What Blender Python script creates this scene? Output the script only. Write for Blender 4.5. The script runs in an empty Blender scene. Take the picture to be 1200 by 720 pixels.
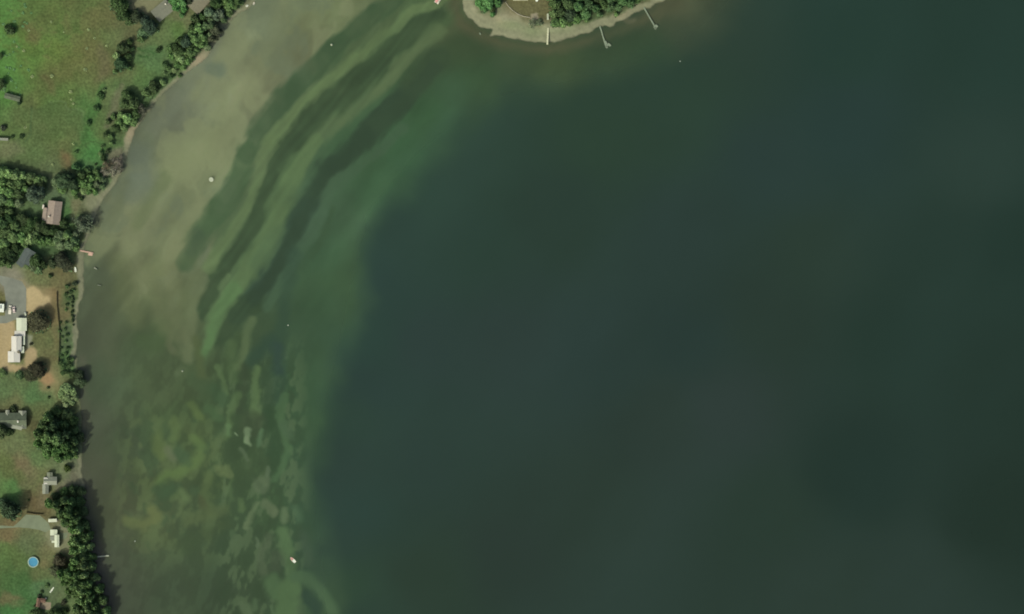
import bpy, bmesh, math, random
import numpy as np
from mathutils import Vector

random.seed(7)
rng = np.random.default_rng(7)
sc = bpy.context.scene
COL = sc.collection
S = 0.6                      # metres per photograph pixel on the ground
ALT = 4000.0                 # flying height of the survey camera


def wx(px): return (px - 600.0) * S
def wy(py): return (360.0 - py) * S


# ------------------------------------------------------------------ camera
cam_data = bpy.data.cameras.new('aerial_camera')
cam = bpy.data.objects.new('aerial_camera', cam_data)
COL.objects.link(cam)
cam.location = (0, 0, ALT)
cam.rotation_euler = (0, 0, 0)
cam_data.sensor_width = 36.0
cam_data.lens = 36.0 * ALT / 720.0
cam_data.clip_start = 10.0
cam_data.clip_end = 20000.0
sc.camera = cam

# ------------------------------------------------------------------ sky and sun
SUN_EL = math.radians(43)
SUN_AZ = math.radians(225)   # sun in the south-west (picture: lower left)
world = bpy.data.worlds.new('World')
sc.world = world
world.use_nodes = True
wn = world.node_tree
bg = wn.nodes['Background']
sky = wn.nodes.new('ShaderNodeTexSky')
sky.sky_type = 'NISHITA'
sky.sun_disc = False
sky.sun_elevation = SUN_EL
sky.sun_rotation = SUN_AZ
sky.air_density = 0.9
sky.dust_density = 6.0
sky.ozone_density = 1.0
wn.links.new(sky.outputs[0], bg.inputs[0])
bg.inputs[1].default_value = 0.15
sun_data = bpy.data.lights.new('sun', 'SUN')
sun_data.energy = 2.75
sun_data.angle = math.radians(0.6)
sun_data.color = (1.0, 0.955, 0.86)
sun = bpy.data.objects.new('sun', sun_data)
COL.objects.link(sun)
to_sun = Vector((math.sin(SUN_AZ) * math.cos(SUN_EL), math.cos(SUN_AZ) * math.cos(SUN_EL), math.sin(SUN_EL)))
sun.rotation_euler = to_sun.to_track_quat('Z', 'Y').to_euler()
sun.location = to_sun * 500

sc.view_settings.view_transform = 'Standard'
sc.view_settings.look = 'None'
sc.view_settings.gamma = 1.0
sc.view_settings.exposure = 0.0
sc.cycles.filter_width = 1.8
sc.cycles.max_bounces = 5
sc.cycles.transparent_max_bounces = 8

# brightness of a lit level surface of albedo 1 (measured), per channel
KLIT = np.array([1.38, 1.29, 1.29])


def s2l(c):
    c = np.asarray(c, dtype=float) / 255.0
    return np.where(c <= 0.04045, c / 12.92, ((c + 0.055) / 1.055) ** 2.4)


def alb(r, g, b, k=1.0):
    """base colour whose sunlit level surface shows about this sRGB colour"""
    v = np.clip(s2l((r, g, b)) / KLIT * k, 0.004, 0.85)
    return (float(v[0]), float(v[1]), float(v[2]), 1.0)


# ------------------------------------------------------------------ object helpers
def tag(o, label=None, cat=None, group=None, kind=None):
    if label: o['label'] = label
    if cat: o['category'] = cat
    if group: o['group'] = group
    if kind: o['kind'] = kind
    return o


def empty(name, px, py, z=None, rot=0.0):
    o = bpy.data.objects.new(name, None)
    COL.objects.link(o)
    o.empty_display_size = 0.5
    if z is None: z = land_h(px, py)
    o.location = (wx(px), wy(py), z)
    o.rotation_euler = (0, 0, rot)
    return o


class MB:
    """collects simple shapes and links them as one mesh object"""
    def __init__(self):
        self.v = []; self.f = []

    def face(self, pts):
        b = len(self.v); self.v += [tuple(p) for p in pts]; self.f.append(tuple(range(b, b + len(pts))))
        return self

    def box(self, cx, cy, cz, sx, sy, sz, rot=0.0, taper=1.0):
        b = len(self.v); c, s = math.cos(rot), math.sin(rot)
        for k, dz in enumerate((-0.5, 0.5)):
            t = taper if k else 1.0
            for dx, dy in ((-.5, -.5), (.5, -.5), (.5, .5), (-.5, .5)):
                x, y = dx * sx * t, dy * sy * t
                self.v.append((cx + x * c - y * s, cy + x * s + y * c, cz + dz * sz))
        for q in ((3, 2, 1, 0), (4, 5, 6, 7), (0, 1, 5, 4), (1, 2, 6, 5), (2, 3, 7, 6), (3, 0, 4, 7)):
            self.f.append(tuple(b + i for i in q))
        return self

    def prism(self, pts, z0, z1):
        """vertical prism over a counter-clockwise outline"""
        n = len(pts); b = len(self.v)
        self.v += [(p[0], p[1], z0) for p in pts] + [(p[0], p[1], z1) for p in pts]
        self.f.append(tuple(b + i for i in reversed(range(n)))); self.f.append(tuple(b + n + i for i in range(n)))
        for i in range(n):
            j = (i + 1) % n
            self.f.append((b + i, b + j, b + n + j, b + n + i))
        return self

    def cyl(self, p0, p1, r0, r1=None, n=8):
        r1 = r0 if r1 is None else r1
        p0 = Vector(p0); p1 = Vector(p1); d = (p1 - p0).normalized()
        a = d.orthogonal().normalized(); c = d.cross(a); b = len(self.v)
        for p, r in ((p0, r0), (p1, r1)):
            for i in range(n):
                t = 2 * math.pi * i / n
                self.v.append(tuple(p + (a * math.cos(t) + c * math.sin(t)) * r))
        for i in range(n):
            j = (i + 1) % n
            self.f.append((b + i, b + j, b + n + j, b + n + i))
        self.f.append(tuple(b + i for i in reversed(range(n)))); self.f.append(tuple(b + n + i for i in range(n)))
        return self

    def lathe(self, prof, n=16, cx=0, cy=0):
        b = len(self.v)
        for r, z in prof:
            for i in range(n):
                t = 2 * math.pi * i / n
                self.v.append((cx + r * math.cos(t), cy + r * math.sin(t), z))
        for k in range(len(prof) - 1):
            for i in range(n):
                j = (i + 1) % n
                self.f.append((b + k * n + i, b + k * n + j, b + (k + 1) * n + j, b + (k + 1) * n + i))
        self.f.append(tuple(b + i for i in reversed(range(n))))
        self.f.append(tuple(b + (len(prof) - 1) * n + i for i in range(n)))
        return self

    def build(self, name, mat, parent=None, smooth=False):
        me = bpy.data.meshes.new(name)
        me.from_pydata(self.v, [], self.f)
        me.materials.append(mat)
        if smooth: me.shade_smooth()
        me.update()
        o = bpy.data.objects.new(name, me)
        COL.objects.link(o)
        if parent is not None: o.parent = parent
        return o


def child_copy(o, parent):
    c = o.copy(); COL.objects.link(c); c.parent = parent
    return c


def copy_tree(root):
    r = root.copy(); COL.objects.link(r)
    for ch in root.children:
        c = child_copy(ch, r)
        for g in ch.children: child_copy(g, c)
    return r


# ------------------------------------------------------------------ materials
def new_mat(name):
    m = bpy.data.materials.new(name); m.use_nodes = True
    nt = m.node_tree
    return m, nt, nt.nodes['Principled BSDF']


def N(nt, t, **kw):
    n = nt.nodes.new(t)
    for k, v in kw.items(): setattr(n, k, v)
    return n


def surf(name, col, rough=0.8, var=0.18, scale=0.8, metallic=0.0, bump=0.0, stretch=None, scale2=None):
    """plain surface with weathering noise"""
    m, nt, b = new_mat(name)
    L = nt.links
    tc = N(nt, 'ShaderNodeTexCoord')
    src = tc.outputs['Object']
    if stretch:
        mp = N(nt, 'ShaderNodeMapping'); mp.inputs['Scale'].default_value = stretch
        L.new(src, mp.inputs['Vector']); src = mp.outputs[0]
    n1 = N(nt, 'ShaderNodeTexNoise'); n1.inputs['Scale'].default_value = scale; n1.inputs['Detail'].default_value = 5
    L.new(src, n1.inputs['Vector'])
    mr = N(nt, 'ShaderNodeMapRange')
    mr.inputs['From Min'].default_value = 0.3; mr.inputs['From Max'].default_value = 0.7
    mr.inputs['To Min'].default_value = 1 - var; mr.inputs['To Max'].default_value = 1 + var
    L.new(n1.outputs['Fac'], mr.inputs['Value'])
    mx = N(nt, 'ShaderNodeVectorMath', operation='SCALE')
    mx.inputs[0].default_value = col[:3]
    L.new(mr.outputs[0], mx.inputs['Scale'])
    L.new(mx.outputs[0], b.inputs['Base Color'])
    b.inputs['Roughness'].default_value = rough
    b.inputs['Metallic'].default_value = metallic
    if bump:
        bp = N(nt, 'ShaderNodeBump'); bp.inputs['Strength'].default_value = bump; bp.inputs['Distance'].default_value = 0.1
        L.new(n1.outputs['Fac'], bp.inputs['Height']); L.new(bp.outputs[0], b.inputs['Normal'])
    return m


# foliage: colour comes from the object's own colour, small leaf-to-leaf variation
foliage, nt, b = new_mat('foliage')
oi = N(nt, 'ShaderNodeObjectInfo'); tc = N(nt, 'ShaderNodeTexCoord')
nz = N(nt, 'ShaderNodeTexNoise'); nz.inputs['Scale'].default_value = 0.55; nz.inputs['Detail'].default_value = 6
nt.links.new(tc.outputs['Object'], nz.inputs['Vector'])
mr = N(nt, 'ShaderNodeMapRange'); mr.inputs['From Min'].default_value = 0.3; mr.inputs['From Max'].default_value = 0.7
mr.inputs['To Min'].default_value = 0.6; mr.inputs['To Max'].default_value = 1.5
nt.links.new(nz.outputs['Fac'], mr.inputs['Value'])
vs = N(nt, 'ShaderNodeVectorMath', operation='SCALE')
geo = N(nt, 'ShaderNodeNewGeometry')
ri = N(nt, 'ShaderNodeMapRange'); ri.inputs['To Min'].default_value = 0.45; ri.inputs['To Max'].default_value = 1.75
nt.links.new(geo.outputs['Random Per Island'], ri.inputs['Value'])
mul = N(nt, 'ShaderNodeMath', operation='MULTIPLY'); nt.links.new(mr.outputs[0], mul.inputs[0]); nt.links.new(ri.outputs[0], mul.inputs[1])
nt.links.new(oi.outputs['Color'], vs.inputs[0]); nt.links.new(mul.outputs[0], vs.inputs['Scale'])
b.inputs['Roughness'].default_value = 0.75
b.inputs['Specular IOR Level'].default_value = 0.25
nt.links.new(vs.outputs[0], b.inputs['Base Color'])
trn = N(nt, 'ShaderNodeBsdfTranslucent'); nt.links.new(vs.outputs[0], trn.inputs['Color'])
mxs = N(nt, 'ShaderNodeMixShader'); mxs.inputs[0].default_value = 0.18
out = nt.nodes['Material Output']
nt.links.new(b.outputs[0], mxs.inputs[1]); nt.links.new(trn.outputs[0], mxs.inputs[2]); nt.links.new(mxs.outputs[0], out.inputs['Surface'])

bark = surf('bark', (0.075, 0.06, 0.045, 1), 0.9, 0.3, 2.0)
M = dict(
    wall_cream=surf('cream_siding', alb(205, 200, 180), 0.7, 0.08, 1.0),
    wall_grey=surf('grey_siding', alb(150, 152, 140), 0.7, 0.08, 1.0),
    wall_brown=surf('brown_siding', alb(120, 100, 80), 0.7, 0.1, 1.0),
    glass=surf('window_glass', (0.02, 0.025, 0.03, 1), 0.08, 0.05, 1.0),
    roof_pink=surf('pinkish_shingles', alb(146, 132, 116), 0.9, 0.14, 0.7, bump=0.1),
    roof_slate=surf('slate_shingles', alb(82, 92, 86), 0.9, 0.12, 0.6, bump=0.1),
    roof_white=surf('off_white_roofing', alb(206, 202, 186), 0.6, 0.05, 0.35),
    roof_green_white=surf('greenish_white_roofing', alb(202, 208, 178), 0.6, 0.05, 0.35),
    roof_grey=surf('grey_shingles', alb(116, 122, 100), 0.9, 0.12, 0.6, bump=0.1),
    roof_moss=surf('mossy_shingles', alb(92, 102, 78), 0.9, 0.2, 0.5, bump=0.1),
    roof_pale=surf('pale_grey_roofing', alb(136, 140, 120), 0.8, 0.1, 0.5),
    roof_brown=surf('brown_roofing', alb(108, 82, 64), 0.85, 0.2, 0.8),
    white=surf('white_paint', alb(232, 236, 215), 0.5, 0.06, 1.5),
    cream=surf('cream_paint', alb(220, 214, 190), 0.5, 0.08, 1.5),
    pink=surf('faded_pink_canvas', alb(214, 150, 140), 0.8, 0.1, 1.0),
    red=surf('faded_red_paint', alb(176, 84, 70), 0.6, 0.12, 1.0),
    dark=surf('dark_rubber', (0.02, 0.02, 0.022, 1), 0.7, 0.1, 2.0),
    metal=surf('aluminium', alb(150, 155, 145), 0.45, 0.08, 2.0, metallic=0.3),
    plank_pink=surf('reddish_cedar_planks', alb(206, 170, 145), 0.8, 0.12, 1.2),
    plank_pale=surf('bleached_planks', alb(178, 184, 155), 0.8, 0.12, 1.0),
    plank_grey=surf('weathered_grey_planks', alb(134, 148, 120), 0.85, 0.14, 1.0),
    plank_cream=surf('pale_yellow_planks', alb(205, 205, 165), 0.8, 0.1, 1.0),
    post=surf('weathered_post', alb(110, 105, 85), 0.9, 0.2, 2.0),
    fence=surf('stained_fence_boards', alb(96, 88, 62), 0.9, 0.2, 1.0),
    stone=surf('pale_fieldstone', alb(168, 162, 135), 0.9, 0.2, 2.0),
    asphalt=surf('worn_asphalt', alb(120, 124, 108), 0.9, 0.16, 0.18),
    concrete=surf('dusty_concrete', alb(116, 126, 98), 0.9, 0.10, 0.3),
    patio=surf('tan_pavers', alb(142, 130, 106), 0.9, 0.12, 0.8),
    pool_water=surf('pool_water', alb(78, 146, 172), 0.08, 0.10, 0.5),
    pool_wall=surf('pool_wall', alb(150, 172, 150), 0.6, 0.06, 1.0),
    silver=surf('silver_car_paint', alb(200, 196, 182), 0.3, 0.03, 1.0),
    rose=surf('champagne_car_paint', alb(214, 196, 184), 0.3, 0.03, 1.0),
)

# ------------------------------------------------------------------ shoreline
W_SHORE = [(318, -40), (306, -10), (297, 5), (284, 14), (273, 22), (263, 31), (258, 43), (250, 53), (243, 66), (231, 78), (216, 86),
           (205, 97), (194, 107), (184, 117), (178, 128), (169, 137), (160, 150), (155, 164), (149, 182), (143, 200),
           (136, 215), (127, 226), (119, 238), (113, 250), (108, 264), (103, 278), (99, 290), (97, 305), (99, 318), (97, 330),
           (98, 345), (92, 358), (90, 375), (92, 392), (91, 402), (88, 415), (92, 432), (95, 450), (94, 468), (95, 487),
           (97, 505), (97, 520), (95, 535), (95, 552), (98, 566), (99, 585), (101, 605), (104, 625), (107, 645), (109, 665),
           (112, 685), (117, 705), (123, 725), (132, 760), (140, 800)]
W_LAND = W_SHORE + [(140, 1400), (150, 8000), (-8000, 8000), (-8000, -8000), (500, -8000), (420, -400), (340, -90)]
I_SHORE = [(548, -25), (543, -10), (542, 2), (543, 12), (549, 21), (556, 27), (563, 32), (570, 34), (577, 35), (575, 42), (589, 42),
           (598, 45), (612, 47), (618, 48), (630, 49), (640, 50), (650, 50), (662, 46), (672, 44), (682, 40), (690, 38),
           (700, 32), (708, 29), (714, 31), (719, 31), (722, 26), (732, 23), (738, 19), (746, 14), (754, 11),
           (762, 9), (768, 5), (776, 2), (786, -4), (800, -14), (815, -30)]
I_LAND = I_SHORE + [(900, -120), (1000, -400), (1000, -900), (500, -900), (480, -400), (530, -80)]


def poly_sd(px, py, poly):
    """signed distance in pixels, positive inside"""
    px = np.asarray(px, float); py = np.asarray(py, float)
    d2 = np.full(px.shape, 1e18); inside = np.zeros(px.shape, bool)
    n = len(poly)
    for i in range(n):
        ax, ay = poly[i]; bx, by = poly[(i + 1) % n]
        ex, ey = bx - ax, by - ay
        L2 = ex * ex + ey * ey + 1e-9
        t = np.clip(((px - ax) * ex + (py - ay) * ey) / L2, 0, 1)
        dx = px - ax - t * ex; dy = py - ay - t * ey
        d2 = np.minimum(d2, dx * dx + dy * dy)
        if ay != by:
            c = ((ay > py) != (by > py)) & (px < (bx - ax) * (py - ay) / (by - ay) + ax)
            inside ^= c
    d = np.sqrt(d2)
    return np.where(inside, d, -d)


def line_d(px, py, pts):
    """distance to a polyline and the parameter along it"""
    d2 = np.full(px.shape, 1e18)
    for (ax, ay), (bx, by) in zip(pts[:-1], pts[1:]):
        ex, ey = bx - ax, by - ay
        t = np.clip(((px - ax) * ex + (py - ay) * ey) / (ex * ex + ey * ey + 1e-9), 0, 1)
        dx = px - ax - t * ex; dy = py - ay - t * ey
        d2 = np.minimum(d2, dx * dx + dy * dy)
    return np.sqrt(d2)


def sstep(a, b, x):
    t = np.clip((x - a) / (b - a), 0, 1)
    return t * t * (3 - 2 * t)


LAT = rng.random((64, 256, 256))


def vnoise(x, y, scale, k=0):
    x = np.asarray(x, float) / scale + 1000; y = np.asarray(y, float) / scale + 1000
    xi = np.floor(x).astype(int); yi = np.floor(y).astype(int)
    fx = x - xi; fy = y - yi
    fx = fx * fx * (3 - 2 * fx); fy = fy * fy * (3 - 2 * fy)
    g = LAT[k % 64]
    a = g[xi & 255, yi & 255]; b_ = g[(xi + 1) & 255, yi & 255]; c = g[xi & 255, (yi + 1) & 255]; d = g[(xi + 1) & 255, (yi + 1) & 255]
    return (a * (1 - fx) + b_ * fx) * (1 - fy) + (c * (1 - fx) + d * fx) * fy - 0.5


def fbm(x, y, scale, octv=4, k=0):
    r = 0; a = 1.0
    for i in range(octv):
        r = r + a * vnoise(x, y, scale / 2 ** i, k + i); a *= 0.55
    return r


def shore_sd(px, py):
    d = np.maximum(poly_sd(px, py, W_LAND), poly_sd(px, py, I_LAND))
    w = np.clip((900 - np.abs(np.asarray(px) - 400)) / 300, 0, 1)
    return d + w * (fbm(px, py, 7.0, 3, 11) * 2.2)


def height(px, py, sd):
    m = sd * S
    land = 0.55 * sstep(0, 4, m) + 1.45 * sstep(3, 13, m) + 0.02 * np.clip(m, 0, 2)
    bed = -np.clip(-m * 0.035, 0, 1.6) - 6.0 * sstep(60, 190, -m) - 0.12 * sstep(0, 2, -m)
    return np.where(m > 0, land, bed)


def land_h(px, py):
    sd = shore_sd(np.array([float(px)]), np.array([float(py)]))
    return float(max(height(px, py, sd)[0], -0.3))


# ------------------------------------------------------------------ colour fields (pigment of soil, sand, weed, turbid water, plus painted cloud reflection and rut shade)
LAKE_PTS = '''
1150,50:40,60,52 1000,50:41,62,54 850,30:46,64,54 1150,200:44,62,54 1000,150:42,61,56 900,200:44,62,57 800,120:46,66,54 700,150:46,66,53
1100,300:40,58,50 1190,280:37,55,47 950,300:44,61,52 800,280:44,61,55 650,250:44,62,53 550,280:45,65,56 550,200:46,66,56 500,230:47,68,57
440,300:47,68,59 500,400:46,63,58 600,400:46,62,57 700,420:44,61,56 800,400:42,59,54 900,380:43,59,51 1050,400:39,57,49 1180,450:38,55,47
1000,550:37,54,47 1150,600:37,53,45 850,480:47,61,56 780,500:45,60,53 900,600:43,60,51 950,690:45,61,53 1080,680:45,61,54 700,600:45,61,53
600,650:45,60,53 500,550:45,63,56 500,680:45,62,51 430,450:45,64,58 430,600:45,65,57 410,690:50,72,56 400,400:58,82,62 390,300:65,91,66
370,500:58,82,58 405,500:46,66,56 350,450:62,88,62 420,180:66,94,66 430,225:62,90,64 400,235:70,94,70 410,260:66,90,66 400,330:64,88,62 385,360:62,86,62 470,262:46,66,57 448,330:45,65,58 430,400:45,66,58 375,430:62,86,62 350,400:66,90,67 385,470:56,80,60 365,540:56,79,58 405,540:45,63,55 365,600:55,78,58 400,640:46,65,56 375,650:56,77,60 420,720:45,64,54 370,720:60,82,60 480,190:60,88,64 520,140:62,90,66 560,125:54,75,56 530,175:49,70,57 600,105:50,70,54 540,100:64,90,68 500,130:60,88,60 560,100:60,82,56 600,80:68,84,60
650,75:68,84,58 720,70:60,78,57 760,60:54,74,54 800,30:64,76,58 800,5:84,90,68 850,5:60,72,56 540,50:76,90,64 525,20:82,92,66 545,90:64,88,60 470,170:62,92,64
300,30:116,124,96 350,30:112,120,88 250,100:118,125,98 200,130:112,119,98 160,200:106,116,95 200,200:114,121,90 250,180:114,121,90
300,100:116,121,92 350,60:112,118,88 400,20:108,118,86 140,250:114,120,92 160,270:120,126,96 200,260:110,118,88 180,320:106,113,82
130,300:102,110,82 112,320:90,102,80 200,350:100,110,78 150,345:96,106,76 110,360:86,96,74 100,400:82,90,70 125,450:76,90,68
170,400:76,92,66 200,440:76,90,64 230,440:76,92,64 110,500:78,86,68 150,520:74,88,66 200,500:78,96,65 230,530:78,96,65 180,560:78,92,64
108,560:80,86,68 140,600:84,92,68 180,620:78,90,62 220,640:68,84,60 130,650:74,82,64 150,700:70,80,62 200,690:66,80,60 260,690:64,80,60
280,650:66,84,60 270,560:72,92,62 290,450:66,86,60 310,400:62,80,58 260,480:70,90,62 320,600:68,90,62 260,640:64,82,60 120,700:72,78,64
300,-60:112,118,95 -400,300:90,95,75 1500,300:42,58,50 600,1000:44,60,52 130,900:72,80,64
'''
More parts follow.
